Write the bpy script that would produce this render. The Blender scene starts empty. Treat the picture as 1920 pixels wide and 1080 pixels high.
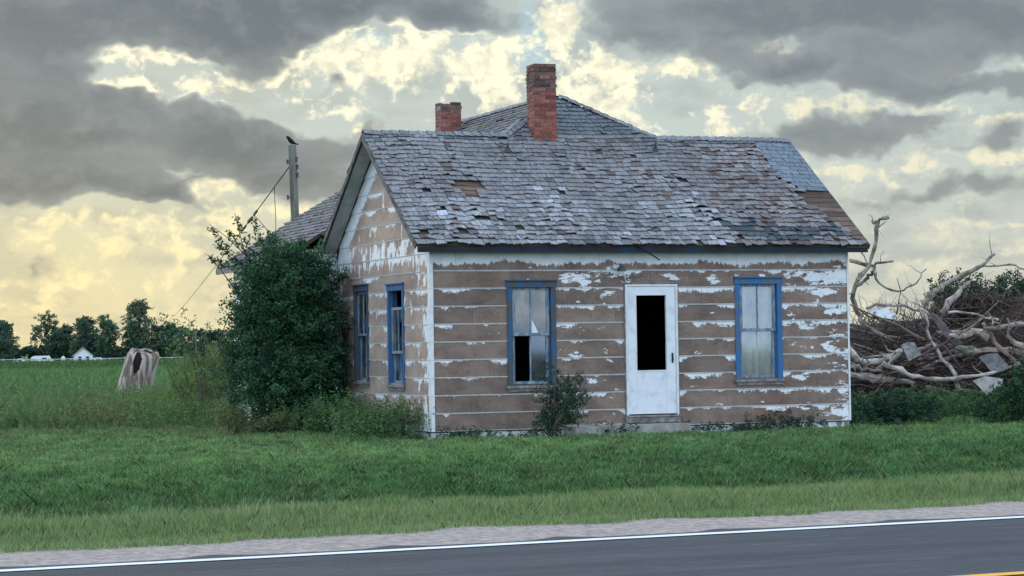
import bpy, math, random
import numpy as np
from mathutils import Vector, Matrix, noise as mnoise
R = math.radians
rnd = random.Random(7)
NG = np.random.default_rng(11)
S = bpy.context.scene
COL = S.collection

# ------------------------------------------------------------------ camera
cam_d = bpy.data.cameras.new('camera'); cam = bpy.data.objects.new('camera', cam_d); COL.objects.link(cam)
cam_d.sensor_width = 36; cam_d.lens = 82.5; cam_d.clip_start = .1; cam_d.clip_end = 12000
cam.matrix_world = (Matrix.Translation((0, 0, 1.45)) @ Matrix.Rotation(R(90) + math.atan(108.6 / 4400), 4, 'X')
                    @ Matrix.Rotation(R(-.85), 4, 'Z'))
S.camera = cam

# ------------------------------------------------------------------ node helpers
def node(nt, t, ins=None, **props):
    n = nt.nodes.new(t)
    for k, v in props.items(): setattr(n, k, v)
    for k, v in (ins or {}).items():
        s = n.inputs[k]
        if isinstance(v, bpy.types.NodeSocket): nt.links.new(v, s)
        else: s.default_value = v
    return n
def math_(nt, op, a, b=None, c=None, clamp=False):
    n = nt.nodes.new('ShaderNodeMath'); n.operation = op; n.use_clamp = clamp
    for i, v in enumerate((a, b, c)):
        if v is None: continue
        if isinstance(v, bpy.types.NodeSocket): nt.links.new(v, n.inputs[i])
        else: n.inputs[i].default_value = v
    return n.outputs[0]
def smooth(nt, v, a, b, lo=0., hi=1.):
    n = node(nt, 'ShaderNodeMapRange', {0: v, 1: a, 2: b, 3: lo, 4: hi}, interpolation_type='SMOOTHSTEP'); return n.outputs[0]
def mix(nt, f, a, b, blend='MIX'):
    n = nt.nodes.new('ShaderNodeMix'); n.data_type = 'RGBA'; n.blend_type = blend
    for i, v in ((0, f), (6, a), (7, b)):
        if isinstance(v, bpy.types.NodeSocket): nt.links.new(v, n.inputs[i])
        elif i == 0: n.inputs[0].default_value = v
        else: n.inputs[i].default_value = (*v, 1) if len(v) == 3 else v
    return n.outputs[2]
def noise(nt, vec, scale, detail=4, rough=.55, sx=1, sy=1, sz=1, loc=(0, 0, 0), out=0, dim='3D'):
    mp = node(nt, 'ShaderNodeMapping', {0: vec, 1: loc, 3: (sx, sy, sz)})
    return node(nt, 'ShaderNodeTexNoise', {'Vector': mp.outputs[0], 'Scale': scale, 'Detail': detail, 'Roughness': rough}, noise_dimensions=dim).outputs[out]

# ------------------------------------------------------------------ world: broken evening cloud
W = bpy.data.worlds.new('World'); S.world = W; W.use_nodes = True
nt = W.node_tree; nt.nodes.clear()
tc = node(nt, 'ShaderNodeTexCoord'); sp = node(nt, 'ShaderNodeSeparateXYZ', {0: tc.outputs['Generated']})
az = math_(nt, 'ARCTAN2', sp.outputs[0], sp.outputs[1]); el = math_(nt, 'ARCSINE', sp.outputs[2])
PX = math_(nt, 'MULTIPLY_ADD', az, 4.4, .96)
PY = math_(nt, 'SUBTRACT', math_(nt, 'MULTIPLY_ADD', PX, -.0148, .6628), math_(nt, 'MULTIPLY', el, 4.4))
P = node(nt, 'ShaderNodeCombineXYZ', {0: PX, 1: PY, 2: 0.}).outputs[0]
wn = noise(nt, P, 3.2, 4, .6, sy=1.3, out=1, dim='2D')
wv = node(nt, 'ShaderNodeVectorMath', {0: wn, 1: (.5, .5, .5)}, operation='SUBTRACT').outputs[0]
def warp(amt):
    s = node(nt, 'ShaderNodeVectorMath', {0: wv, 'Scale': amt}, operation='SCALE').outputs[0]
    return node(nt, 'ShaderNodeVectorMath', {0: P, 1: s}, operation='ADD').outputs[0]
def blobs(vec, items):
    acc = None
    for cx, cy, rx, ry, amp in items:
        cx, cy, rx, ry = cx / 1000, cy / 1000, rx / 1000, ry / 1000
        m = node(nt, 'ShaderNodeMapping', {0: vec, 1: (-cx / rx, -cy / ry, 0), 3: (1 / rx, 1 / ry, 0)})
        g = node(nt, 'ShaderNodeTexGradient', {0: m.outputs[0]}, gradient_type='SPHERICAL').outputs[1]
        acc = math_(nt, 'MULTIPLY', g, amp) if acc is None else math_(nt, 'MULTIPLY_ADD', g, amp, acc)
    return acc
DARK = [(60, 300, 300, 55, 1.2), (420, 270, 160, 40, .5), (100, 60, 620, 170, 2.0), (640, 20, 420, 75, 1.8), (60, 215, 260, 90, 1.4), (240, 262, 500, 60, 1.3), (130, 350, 400, 52, 2.1), (430, 235, 160, 45, 1.1), (330, 215, 200, 40, .7),
        (330, 372, 130, 40, 1.1), (570, 290, 230, 85, .95), (620, 345, 190, 50, .7), (470, 70, 150, 60, 1.2), (640, 150, 60, 40, .7), (480, 320, 180, 50, .7), (840, 30, 70, 40, .7),
        (1400, 30, 380, 85, 1.7), (1780, 50, 480, 110, 2.0), (1330, 110, 230, 50, 1.1), (1560, 140, 260, 50, 1.2), (1770, 175, 190, 34, 1.3), (1480, 135, 140, 30, .6),
        (1640, 255, 180, 42, .9), (1500, 250, 120, 35, .7), (1720, 225, 110, 26, .6), (1900, 200, 80, 40, .9), (1880, 275, 90, 45, .8), (1780, 290, 110, 26, .5), (1650, 380, 260, 35, .6), (1850, 370, 200, 40, .6), (1470, 350, 120, 35, .5),
        (250, 497, 62, 34, .5), (60, 500, 80, 30, .35), (330, 560, 200, 12, .4), (690, 210, 70, 26, .5), (1190, 75, 90, 40, .7), (740, 390, 100, 12, .4), (1080, 290, 200, 26, .3),
        (290, 130, 170, 48, -1.8), (245, 178, 110, 40, -1.5), (420, 350, 80, 42, -2.0), (1460, 95, 150, 20, -.8), (380, 172, 110, 34, -1.2), (800, 110, 190, 90, -1.2), (170, 258, 110, 16, -.7), (640, 208, 60, 14, -.8), (560, 140, 80, 40, -.6)]
BRIGHT = [(600, 125, 240, 70, 1.5), (290, 115, 150, 34, 1.7), (240, 178, 90, 28, 1.7), (390, 165, 90, 30, 1.5), (800, 110, 200, 80, 1.3), (930, 130, 120, 90, 1.2), (1110, 170, 110, 100, 1.7), (600, 60, 120, 40, .6), (1060, 60, 50, 90, 1.6),
          (425, 335, 80, 50, 1.7), (230, 425, 300, 34, 1.2), (1500, 205, 180, 34, 1.3), (1850, 300, 200, 30, 1.1), (1600, 322, 120, 18, 1.6), (1240, 135, 90, 22, 1.5), (1270, 150, 60, 22, 1.2),
          (20, 335, 60, 14, 1.5), (170, 256, 80, 8, 1.6), (1750, 210, 160, 24, 1.1), (640, 312, 80, 50, .9), (690, 235, 60, 30, .7), (640, 205, 50, 14, 1.0), (1130, 215, 60, 30, 1.1),
          (40, 450, 150, 40, 1.1), (300, 470, 200, 36, .9), (150, 530, 260, 24, .8), (430, 440, 150, 14, .9), (520, 390, 150, 22, 1.0), (1450, 95, 170, 14, 1.4), (1070, 20, 80, 60, 1.4), (560, 400, 120, 18, 1.0),
          (1880, 240, 80, 26, 1.1), (1800, 430, 160, 12, .9), (230, 580, 400, 18, .5), (1380, 240, 100, 16, .7), (1660, 190, 120, 24, .8), (1150, 255, 160, 18, .5)]
Pw = warp(.17)
f1 = noise(nt, P, 2.6, 6, .58, sy=2.2, dim='2D')
f2 = noise(nt, warp(.05), 12.0, 7, .60, sy=1.3, loc=(3.1, 7.7, 0), dim='2D')
f3 = noise(nt, warp(.06), 5.5, 5, .55, sy=2.4, loc=(8.1, 1.7, 0), dim='2D')
f4 = noise(nt, warp(.05), 34.0, 4, .6, sy=1.15, loc=(1.1, 2.7, 0), dim='2D')
dk = blobs(Pw, DARK); br = blobs(warp(.07), BRIGHT)
ins = math_(nt, 'MULTIPLY', smooth(nt, math_(nt, 'ABSOLUTE', math_(nt, 'SUBTRACT', PX, .96)), 1.3, 2.4, 1, 0), smooth(nt, PY, -1.0, -.35))
dksum = math_(nt, 'ADD', dk, math_(nt, 'MULTIPLY_ADD', f1, .9, -.45))
dksum = math_(nt, 'ADD', dksum, math_(nt, 'MULTIPLY_ADD', f2, 1.15, -.575))
dark = smooth(nt, dksum, .14, .72)
puff = math_(nt, 'ADD', math_(nt, 'MULTIPLY_ADD', f2, 4.4, -2.62), math_(nt, 'MULTIPLY_ADD', f4, 1.9, -.95))
rim = math_(nt, 'MULTIPLY', smooth(nt, dksum, -.12, .14), smooth(nt, dksum, .16, .42, 1, 0))       # lit cloud edges
brs = math_(nt, 'ADD', math_(nt, 'MULTIPLY', br, 1.15), math_(nt, 'MULTIPLY_ADD', rim, .38, puff))
low = smooth(nt, PY, .22, .56)
bright = smooth(nt, brs, math_(nt, 'MULTIPLY', low, -.35), math_(nt, 'MULTIPLY_ADD', low, .45, 1.1))
left = smooth(nt, PX, .0, 1.15, 1, 0)
bgc = mix(nt, low, mix(nt, left, (.50, .565, .535), (.49, .535, .48)), mix(nt, left, (.565, .585, .515), (.69, .63, .37)))
bgc = mix(nt, math_(nt, 'MULTIPLY', smooth(nt, f3, .40, .66), .65), bgc, mix(nt, left, (.36, .405, .405), (.44, .435, .33)))
gap = blobs(Pw, [(1010, 60, 45, 90, 2.2), (700, 110, 60, 25, 1.), (720, 100, 180, 60, .4), (1200, 300, 250, 80, .4)])
bgc = mix(nt, smooth(nt, gap, .1, .9), bgc, (.42, .56, .60))
crm = mix(nt, smooth(nt, PY, .1, .5), (1.04, .97, .70), mix(nt, left, (.82, .78, .60), (.94, .80, .42)))
crm = mix(nt, smooth(nt, PX, 1.25, 1.6), crm, (.82, .77, .58))
crm = mix(nt, smooth(nt, math_(nt, 'ADD', f4, math_(nt, 'MULTIPLY', f2, .7)), .72, .98, .5, 0), crm, mix(nt, left, (.60, .60, .49), (.66, .60, .42)))
c = mix(nt, math_(nt, 'MULTIPLY', bright, .96), bgc, crm)
thick = smooth(nt, math_(nt, 'ADD', dksum, math_(nt, 'MULTIPLY_ADD', f3, 1.3, -.65)), .45, 1.8)
dcol = mix(nt, thick, mix(nt, smooth(nt, PX, .6, 1.2), (.195, .218, .232), (.24, .266, .28)), mix(nt, smooth(nt, PX, .6, 1.2), (.082, .104, .126), (.130, .158, .182)))
dcol = mix(nt, smooth(nt, f2, .47, .70, 0, .3), dcol, (.245, .262, .27))
c = mix(nt, math_(nt, 'MULTIPLY', dark, .96), c, dcol)
# the rest of the dome: open bright cloud with blue between
oth = mix(nt, smooth(nt, f1, .35, .65), (.42, .66, 1.02), (1.0, 1.08, 1.18))
oth = mix(nt, smooth(nt, sp.outputs[1], -.2, .5, 1, 0), oth, (1.8, 1.8, 1.8), 'MULTIPLY')
c = mix(nt, ins, oth, c)
c = mix(nt, smooth(nt, el, -.06, -.01, 1, 0), c, (.10, .13, .08))
sky = node(nt, 'ShaderNodeTexSky', sky_type='NISHITA', sun_disc=False, sun_elevation=R(16), sun_rotation=R(-42), air_density=1., dust_density=1.)
b1 = node(nt, 'ShaderNodeBackground', {0: c, 1: .95}); b2 = node(nt, 'ShaderNodeBackground', {0: sky.outputs[0], 1: 0.012})
ad = node(nt, 'ShaderNodeAddShader', {0: b1.outputs[0], 1: b2.outputs[0]})
node(nt, 'ShaderNodeOutputWorld', {0: ad.outputs[0]})

sd = bpy.data.lights.new('sun', 'SUN'); sd.energy = 1.1; sd.angle = R(24); sd.color = (1, .88, .68)
so = bpy.data.objects.new('sun', sd); COL.objects.link(so)
sdir = Vector((-math.sin(R(42)) * math.cos(R(16)), math.cos(R(42)) * math.cos(R(16)), math.sin(R(16))))
so.rotation_euler = sdir.to_track_quat('Z', 'Y').to_euler()
V_ = S.view_settings; V_.view_transform = 'Standard'; V_.look = 'None'; V_.exposure = .1; V_.gamma = 1
S.cycles.use_denoising = True; S.cycles.max_bounces = 6; S.cycles.transparent_max_bounces = 8
S.cycles.sample_clamp_indirect = 4

# ------------------------------------------------------------------ object helpers
def tag(o, label=None, cat=None, group=None, kind=None):
    for k, v in (('label', label), ('category', cat), ('group', group), ('kind', kind)):
        if v: o[k] = v
    return o
def empty(name, loc=(0, 0, 0), rz=0, parent=None):
    o = bpy.data.objects.new(name, None); COL.objects.link(o); o.location = loc; o.rotation_euler = (0, 0, rz)
    o.empty_display_size = .2
    if parent: o.parent = parent
    return o
class MB:
    """collects faces and links them as ONE mesh object"""
    def __init__(s): s.v = []; s.f = []; s.c = []; s.col = (1, 1, 1); s.uv = None
    def add(s, vs, fs, col=None):
        b = len(s.v); s.v += [tuple(x) for x in vs]; s.f += [tuple(b + i for i in f) for f in fs]
        s.c += [col or s.col] * len(fs)
    def quad(s, a, b, c, d, col=None): s.add([a, b, c, d], [(0, 1, 2, 3)], col)
    def box(s, x0, x1, y0, y1, z0, z1, col=None, T=None):
        vs = [(x, y, z) for z in (z0, z1) for y in (y0, y1) for x in (x0, x1)]
        if T: vs = [T(*p) for p in vs]
        s.add(vs, [(0, 2, 3, 1), (4, 5, 7, 6), (0, 1, 5, 4), (2, 6, 7, 3), (0, 4, 6, 2), (1, 3, 7, 5)], col)
    def tube(s, pts, rs, n=6, col=None, cap=True, rough=0):
        pts = [Vector(p) for p in pts]; vs = []; fs = []
        if not isinstance(rs, (list, tuple)): rs = [rs] * len(pts)
        ref = Vector((.3, .2, .93)).normalized()
        for i, p in enumerate(pts):
            t = (pts[min(i + 1, len(pts) - 1)] - pts[max(i - 1, 0)]).normalized()
            a = t.cross(ref)
            if a.length < .05: a = t.cross(Vector((1, 0, 0)))
            a.normalize(); b = t.cross(a)
            for k in range(n):
                w = 2 * math.pi * k / n; r = rs[i] * (1 + (rnd.uniform(-rough, rough) if rough else 0))
                vs.append(p + a * math.cos(w) * r + b * math.sin(w) * r)
        for i in range(len(pts) - 1):
            for k in range(n):
                k2 = (k + 1) % n; fs.append((i * n + k, i * n + k2, (i + 1) * n + k2, (i + 1) * n + k))
        if cap: fs.append(tuple(range(n - 1, -1, -1))); fs.append(tuple((len(pts) - 1) * n + k for k in range(n)))
        s.add(vs, fs, col)
    def build(s, name, mat, parent=None, smooth=False, uvf=None, link=True):
        me = bpy.data.meshes.new(name); me.from_pydata(s.v, [], s.f)
        a = me.attributes.new('tone', 'FLOAT_COLOR', 'FACE')
        a.data.foreach_set('color', np.array([(*c, 1) for c in s.c], np.float32).ravel())
        if uvf:
            uv = me.uv_layers.new(name='UVMap')
            vs = np.zeros(len(me.vertices) * 3); me.vertices.foreach_get('co', vs); vs = vs.reshape(-1, 3)
            li = np.zeros(len(me.loops), np.int32); me.loops.foreach_get('vertex_index', li)
            uv.data.foreach_set('uv', uvf(vs[li]).astype(np.float32).ravel())
        if smooth: me.polygons.foreach_set('use_smooth', [True] * len(me.polygons))
        me.materials.append(mat); me.update()
        o = bpy.data.objects.new(name, me); COL.objects.link(o)
        if parent: o.parent = parent
        return o
def np_mesh(name, verts, k, mat, tone=None, parent=None):
    """verts: (n*k,3); faces are consecutive k-gons; tone: (n,3)"""
    n = len(verts) // k
    me = bpy.data.meshes.new(name); me.vertices.add(n * k); me.vertices.foreach_set('co', verts.astype(np.float32).ravel())
    me.loops.add(n * k); me.loops.foreach_set('vertex_index', np.arange(n * k, dtype=np.int32))
    me.polygons.add(n); me.polygons.foreach_set('loop_start', np.arange(0, n * k, k, dtype=np.int32))
    if tone is not None:
        a = me.attributes.new('tone', 'FLOAT_COLOR', 'FACE')
        a.data.foreach_set('color', np.concatenate([tone, np.ones((n, 1))], 1).astype(np.float32).ravel())
    me.materials.append(mat); me.update(calc_edges=True); me.validate()
    o = bpy.data.objects.new(name, me); COL.objects.link(o)
    if parent: o.parent = parent
    return o

# ------------------------------------------------------------------ materials
def new_mat(name):
    m = bpy.data.materials.new(name); m.use_nodes = True; nt = m.node_tree; nt.nodes.clear()
    out = nt.nodes.new('ShaderNodeOutputMaterial'); return m, nt, out
def princ(nt, out, col, rough=.8, spec=.3, metal=0, bump=None, bstr=.3, bdist=.01, **kw):
    b = nt.nodes.new('ShaderNodeBsdfPrincipled')
    for k, v in (('Base Color', col), ('Roughness', rough), ('Specular IOR Level', spec), ('Metallic', metal)):
        if isinstance(v, bpy.types.NodeSocket): nt.links.new(v, b.inputs[k])
        else: b.inputs[k].default_value = (*v, 1) if isinstance(v, tuple) else v
    if bump is not None:
        bn = node(nt, 'ShaderNodeBump', {'Height': bump, 'Strength': bstr, 'Distance': bdist}); nt.links.new(bn.outputs[0], b.inputs['Normal'])
    nt.links.new(b.outputs[0], out.inputs[0]); return b
def obc(nt): return node(nt, 'ShaderNodeTexCoord').outputs['Object']
def m_rough(name, c1, c2, scale=6, rough=.85, sx=1, sy=1, sz=1, lo=.35, hi=.65, tone=False, bstr=.25, spec=.2, detail=6):
    m, nt, out = new_mat(name); v = obc(nt)
    n = noise(nt, v, scale, detail, .6, sx, sy, sz); c = mix(nt, smooth(nt, n, lo, hi), c1, c2)
    if tone: c = mix(nt, 1., c, node(nt, 'ShaderNodeAttribute', attribute_name='tone').outputs[0], 'MULTIPLY')
    princ(nt, out, c, rough, spec, bump=n, bstr=bstr); return m
def m_leaf(name, c1, c2, scale=2., trans=.3, rough=.6):
    m, nt, out = new_mat(name)
    geo = node(nt, 'ShaderNodeNewGeometry').outputs['Position']
    c = mix(nt, smooth(nt, noise(nt, geo, scale, 3), .35, .65), c1, c2)
    c = mix(nt, 1., c, node(nt, 'ShaderNodeAttribute', attribute_name='tone').outputs[0], 'MULTIPLY')
    b = node(nt, 'ShaderNodeBsdfPrincipled', {'Base Color': c, 'Roughness': rough, 'Specular IOR Level': .25})
    t = node(nt, 'ShaderNodeBsdfTranslucent', {0: mix(nt, 1., c, (1.2, 1.3, .7), 'MULTIPLY')})
    x = node(nt, 'ShaderNodeMixShader', {0: trans, 1: b.outputs[0], 2: t.outputs[0]})
    nt.links.new(x.outputs[0], out.inputs[0]); return m

def siding_mat(name, side):
    """brown weathered board with white paint left on it; UV = metres along the wall, metres above ground"""
    m, nt, out = new_mat(name)
    uv = node(nt, 'ShaderNodeUVMap', uv_map='UVMap').outputs[0]
    s = node(nt, 'ShaderNodeSeparateXYZ', {0: uv}); u, h = s.outputs[0], s.outputs[1]
    rowf = math_(nt, 'DIVIDE', math_(nt, 'SUBTRACT', h, .125), .28)
    row = math_(nt, 'FLOOR', rowf); t = math_(nt, 'SUBTRACT', rowf, row)
    fromtop = math_(nt, 'SUBTRACT', 1., t)
    rv = node(nt, 'ShaderNodeCombineXYZ', {0: u, 1: math_(nt, 'MULTIPLY', row, 5.37), 2: 0.}).outputs[0]
    fine = noise(nt, uv, 32, 7, .72, sx=.8, sy=1.2); med = noise(nt, uv, 9, 7, .72, loc=(4, 2, 0))
    strip = noise(nt, rv, 1.5, 5, .6, loc=(9, 0, 0))
    w = math_(nt, 'MAXIMUM', math_(nt, 'MULTIPLY_ADD', math_(nt, 'ADD', strip, math_(nt, 'MULTIPLY', smooth(nt, u, 1.0, 6.5), .07 if not side else 0.)), 2.2, -1.14 if not side else -1.02), .02)
    w = math_(nt, 'MULTIPLY', w, math_(nt, 'MULTIPLY_ADD', math_(nt, 'ADD', fine, med), 3.6, -2.7))
    w = math_(nt, 'MINIMUM', w, .34)
    w = math_(nt, 'MAXIMUM', w, math_(nt, 'MULTIPLY', fine, .075))
    a = smooth(nt, math_(nt, 'SUBTRACT', w, fromtop), -.012, .012)
    if not side:
        # patches: stronger towards the right end and in the top rows
        pn = noise(nt, uv, 2.6, 8, .70, sx=.8, sy=1.9, loc=(2, 5, 0))
        bias = math_(nt, 'MULTIPLY', smooth(nt, u, 5.6, 7.2), .125)
        bias = math_(nt, 'ADD', bias, math_(nt, 'MULTIPLY', smooth(nt, math_(nt, 'ABSOLUTE', math_(nt, 'SUBTRACT', h, 2.52)), .0, .25, 1, 0), .075))
        bias = math_(nt, 'ADD', bias, math_(nt, 'MULTIPLY', smooth(nt, math_(nt, 'ABSOLUTE', math_(nt, 'SUBTRACT', u, 2.75)), .2, .75, 1, 0), .06))
        bias = math_(nt, 'ADD', bias, math_(nt, 'MULTIPLY', smooth(nt, u, .0, 1.2, 1, 0), -.07))
        b = smooth(nt, math_(nt, 'ADD', pn, bias), .652, .668)
        edgeh = math_(nt, 'ADD', math_(nt, 'MULTIPLY', noise(nt, uv, 6.5, 8, .78, sx=1, sy=.45), .40), 2.545)
        edgeh = math_(nt, 'ADD', edgeh, math_(nt, 'MULTIPLY', math_(nt, 'SUBTRACT', noise(nt, uv, 1.2, 2, .5, sy=0), .5), .28))
        tp = smooth(nt, math_(nt, 'SUBTRACT', h, edgeh), 0, .02)
        tp = math_(nt, 'MAXIMUM', tp, smooth(nt, h, 2.895, 2.9))
        drips = 0.
    else:
        vs = noise(nt, uv, 5.5, 6, .6, sx=1.15, sy=.42, loc=(1, 1, 0))
        bias = math_(nt, 'MULTIPLY', smooth(nt, u, .05, .95, 1, 0), .13)
        bias = math_(nt, 'ADD', bias, math_(nt, 'MULTIPLY', smooth(nt, math_(nt, 'ABSOLUTE', math_(nt, 'SUBTRACT', h, 2.98)), .1, .33, 1, 0), .15))
        bias = math_(nt, 'ADD', bias, math_(nt, 'MULTIPLY', smooth(nt, h, .5, .2), .1))
        bias = math_(nt, 'ADD', bias, math_(nt, 'MULTIPLY', smooth(nt, u, 4.2, 5.2), .08))
        b = smooth(nt, math_(nt, 'ADD', vs, bias), .632, .646)
        # band kept white along the far rake of the gable
        rake = math_(nt, 'SUBTRACT', math_(nt, 'MULTIPLY_ADD', math_(nt, 'SUBTRACT', u, 2.55), -.7036, 4.9), h)
        band = math_(nt, 'MULTIPLY_ADD', math_(nt, 'ADD', med, fine), .5, -.1)
        tp = smooth(nt, math_(nt, 'SUBTRACT', band, rake), -.01, .01)
    corner = smooth(nt, math_(nt, 'MULTIPLY_ADD', math_(nt, 'SUBTRACT', fine, .5), .22, math_(nt, 'MULTIPLY', u, -1)), -.05, -.03)
    pm = math_(nt, 'MAXIMUM', math_(nt, 'MAXIMUM', a, b), math_(nt, 'MAXIMUM', tp, math_(nt, 'MULTIPLY', corner, 0. if not side else 1.)))
    lipw = smooth(nt, math_(nt, 'ADD', t, math_(nt, 'MULTIPLY_ADD', fine, .05, -.025)), .038, .020)
    pm = math_(nt, 'MAXIMUM', pm, math_(nt, 'MULTIPLY', lipw, .75))
    specks = smooth(nt, noise(nt, uv, 15, 3, .5, loc=(7, 3, 0)), .755, .765)
    pm = math_(nt, 'MAXIMUM', pm, specks)
    # flakes missing inside the white
    holes = smooth(nt, noise(nt, uv, 30, 5, .65, loc=(1, 8, 0)), .64, .66)
    pm = math_(nt, 'MULTIPLY', pm, math_(nt, 'SUBTRACT', 1., math_(nt, 'MULTIPLY', holes, smooth(nt, h, 2.75, 2.6))))
    stain = noise(nt, uv, 2.2, 6, .6, sx=.8, sy=1.4)
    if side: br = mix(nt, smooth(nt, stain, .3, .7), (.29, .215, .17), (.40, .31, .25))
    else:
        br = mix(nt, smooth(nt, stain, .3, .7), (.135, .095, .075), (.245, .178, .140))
        br = mix(nt, math_(nt, 'MULTIPLY', smooth(nt, noise(nt, uv, 1.3, 4, .6, sx=.7, sy=1.3, loc=(3, 3, 0)), .55, .72), .5), br, (.155, .092, .066))
        rust = math_(nt, 'MULTIPLY', smooth(nt, math_(nt, 'ABSOLUTE', math_(nt, 'SUBTRACT', u, 5.95)), .1, .5, 1, 0), smooth(nt, math_(nt, 'ABSOLUTE', math_(nt, 'SUBTRACT', h, .35)), .1, .45, 1, 0))
        br = mix(nt, math_(nt, 'MULTIPLY', rust, math_(nt, 'MULTIPLY', med, 1.1)), br, (.14, .062, .036))
    br = mix(nt, math_(nt, 'MULTIPLY', smooth(nt, noise(nt, uv, 26, 6, .75, sx=1, sy=1), .48, .72), .5), br, (.33, .27, .23))
    br = mix(nt, math_(nt, 'MULTIPLY', smooth(nt, noise(nt, uv, 9, 5, .7, sx=1, sy=.6, loc=(5, 5, 0)), .5, .75), .45), br, (.085, .062, .052))
    bi = math_(nt, 'FLOOR', math_(nt, 'ADD', math_(nt, 'ADD', math_(nt, 'DIVIDE', u, 2.44 if not side else 1.22), math_(nt, 'MULTIPLY', row, .37)), .5))
    wnz = node(nt, 'ShaderNodeTexWhiteNoise', {'Vector': node(nt, 'ShaderNodeCombineXYZ', {0: bi, 1: row, 2: 1.5}).outputs[0]}).outputs[0]
    br = mix(nt, 1., br, mix(nt, wnz, (.84, .84, .86), (1.14, 1.12, 1.10)), 'MULTIPLY')
    # faint lap shadow painted into the brown at each board's lower edge
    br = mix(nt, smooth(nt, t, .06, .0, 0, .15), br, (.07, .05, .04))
    # butt joints of the boards, offset row by row
    jo = math_(nt, 'FRACT', math_(nt, 'ADD', math_(nt, 'DIVIDE', u, 2.44 if not side else 1.22), math_(nt, 'MULTIPLY', row, .37)))
    joint = smooth(nt, math_(nt, 'ABSOLUTE', math_(nt, 'SUBTRACT', jo, .5)), .0012, .003, 1, 0)
    wh = mix(nt, smooth(nt, noise(nt, uv, 5, 6, .65), .4, .75), (.74, .76, .76), (.60, .62, .62))
    c = mix(nt, pm, br, wh)
    c = mix(nt, math_(nt, 'MULTIPLY', joint, .4), c, (.06, .05, .045))
    hh = math_(nt, 'MULTIPLY_ADD', pm, .6, math_(nt, 'MULTIPLY', fine, .35))
    princ(nt, out, c, .78, .25, bump=hh, bstr=.35, bdist=.004); return m

M = {}
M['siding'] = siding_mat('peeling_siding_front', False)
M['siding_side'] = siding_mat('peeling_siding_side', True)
M['white'] = m_rough('white_paint', (.70, .72, .72), (.52, .54, .54), 9, .6, lo=.4, hi=.8)
M['white_old'] = m_rough('old_white_paint', (.66, .68, .68), (.20, .16, .13), 7, .7, lo=.52, hi=.62, bstr=.4)
M['soffit'] = m_rough('soffit_paint', (.50, .52, .50), (.36, .37, .35), 3, .7)
M['blue'] = m_rough('peeling_blue', (.032, .135, .30), (.11, .13, .145), 9, .6, sx=1.5, sy=1.5, sz=.5, lo=.48, hi=.62, bstr=.4)
M['sash'] = m_rough('sash_paint', (.10, .17, .27), (.30, .33, .34), 11, .65, sx=1.5, sy=1.5, sz=.5, lo=.40, hi=.62, bstr=.4)
M['blue_worn'] = m_rough('worn_blue', (.028, .10, .21), (.075, .08, .085), 7, .7, sx=1.5, sy=1.5, sz=.5, lo=.36, hi=.56, bstr=.5)
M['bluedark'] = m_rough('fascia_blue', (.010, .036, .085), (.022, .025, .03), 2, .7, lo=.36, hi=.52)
M['rake'] = m_rough('rake_wood', (.07, .07, .07), (.15, .15, .145), 6, .9)
M['greywood'] = m_rough('grey_wood', (.13, .12, .11), (.28, .27, .25), 10, .9, sx=1, sy=1, sz=1)
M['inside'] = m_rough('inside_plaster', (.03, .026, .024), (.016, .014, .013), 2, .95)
M['black'] = m_rough('black_paint', (.008, .008, .008), (.016, .016, .016), 5, .7, spec=.1)
M['deck'] = m_rough('roof_boards', (.045, .035, .028), (.10, .075, .055), 5, .95, sx=.4, sy=3)
M['metal'] = m_rough('zinc', (.30, .33, .35), (.42, .45, .47), 8, .5, spec=.5)
M['darkmetal'] = m_rough('dark_metal', (.03, .035, .035), (.07, .07, .065), 8, .55, spec=.4)
M['concrete'] = m_rough('concrete', (.24, .22, .20), (.36, .35, .33), 7, .95)
M['foundation'] = m_rough('painted_foundation', (.66, .67, .66), (.20, .19, .18), 5, .9, lo=.52, hi=.58)

def m_shingle():
    m, nt, out = new_mat('shingle_wood'); v = obc(nt)
    at = node(nt, 'ShaderNodeAttribute', attribute_name='tone').outputs[0]
    g = noise(nt, v, 14, 6, .65, sx=3.0, sy=.6, sz=.6); big = noise(nt, v, 1.1, 4, .55)
    c = mix(nt, 1., at, mix(nt, smooth(nt, g, .3, .7), (.62, .62, .62), (1.25, 1.25, 1.25)), 'MULTIPLY')
    c = mix(nt, math_(nt, 'MULTIPLY', smooth(nt, big, .45, .75), .4), c, mix(nt, 1., c, (.75, .66, .60), 'MULTIPLY'))
    princ(nt, out, c, .85, .25, bump=g, bstr=.5, bdist=.006); return m
M['shingle'] = m_shingle()
def m_brick():
    m, nt, out = new_mat('chimney_brick'); v = obc(nt)
    at = node(nt, 'ShaderNodeAttribute', attribute_name='tone').outputs[0]
    g = noise(nt, v, 25, 5, .65)
    princ(nt, out, mix(nt, 1., at, mix(nt, smooth(nt, g, .3, .7), (.6, .6, .6), (1.2, 1.2, 1.2)), 'MULTIPLY'), .9, .2, bump=g, bstr=.5); return m
M['brick'] = m_brick()
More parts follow.
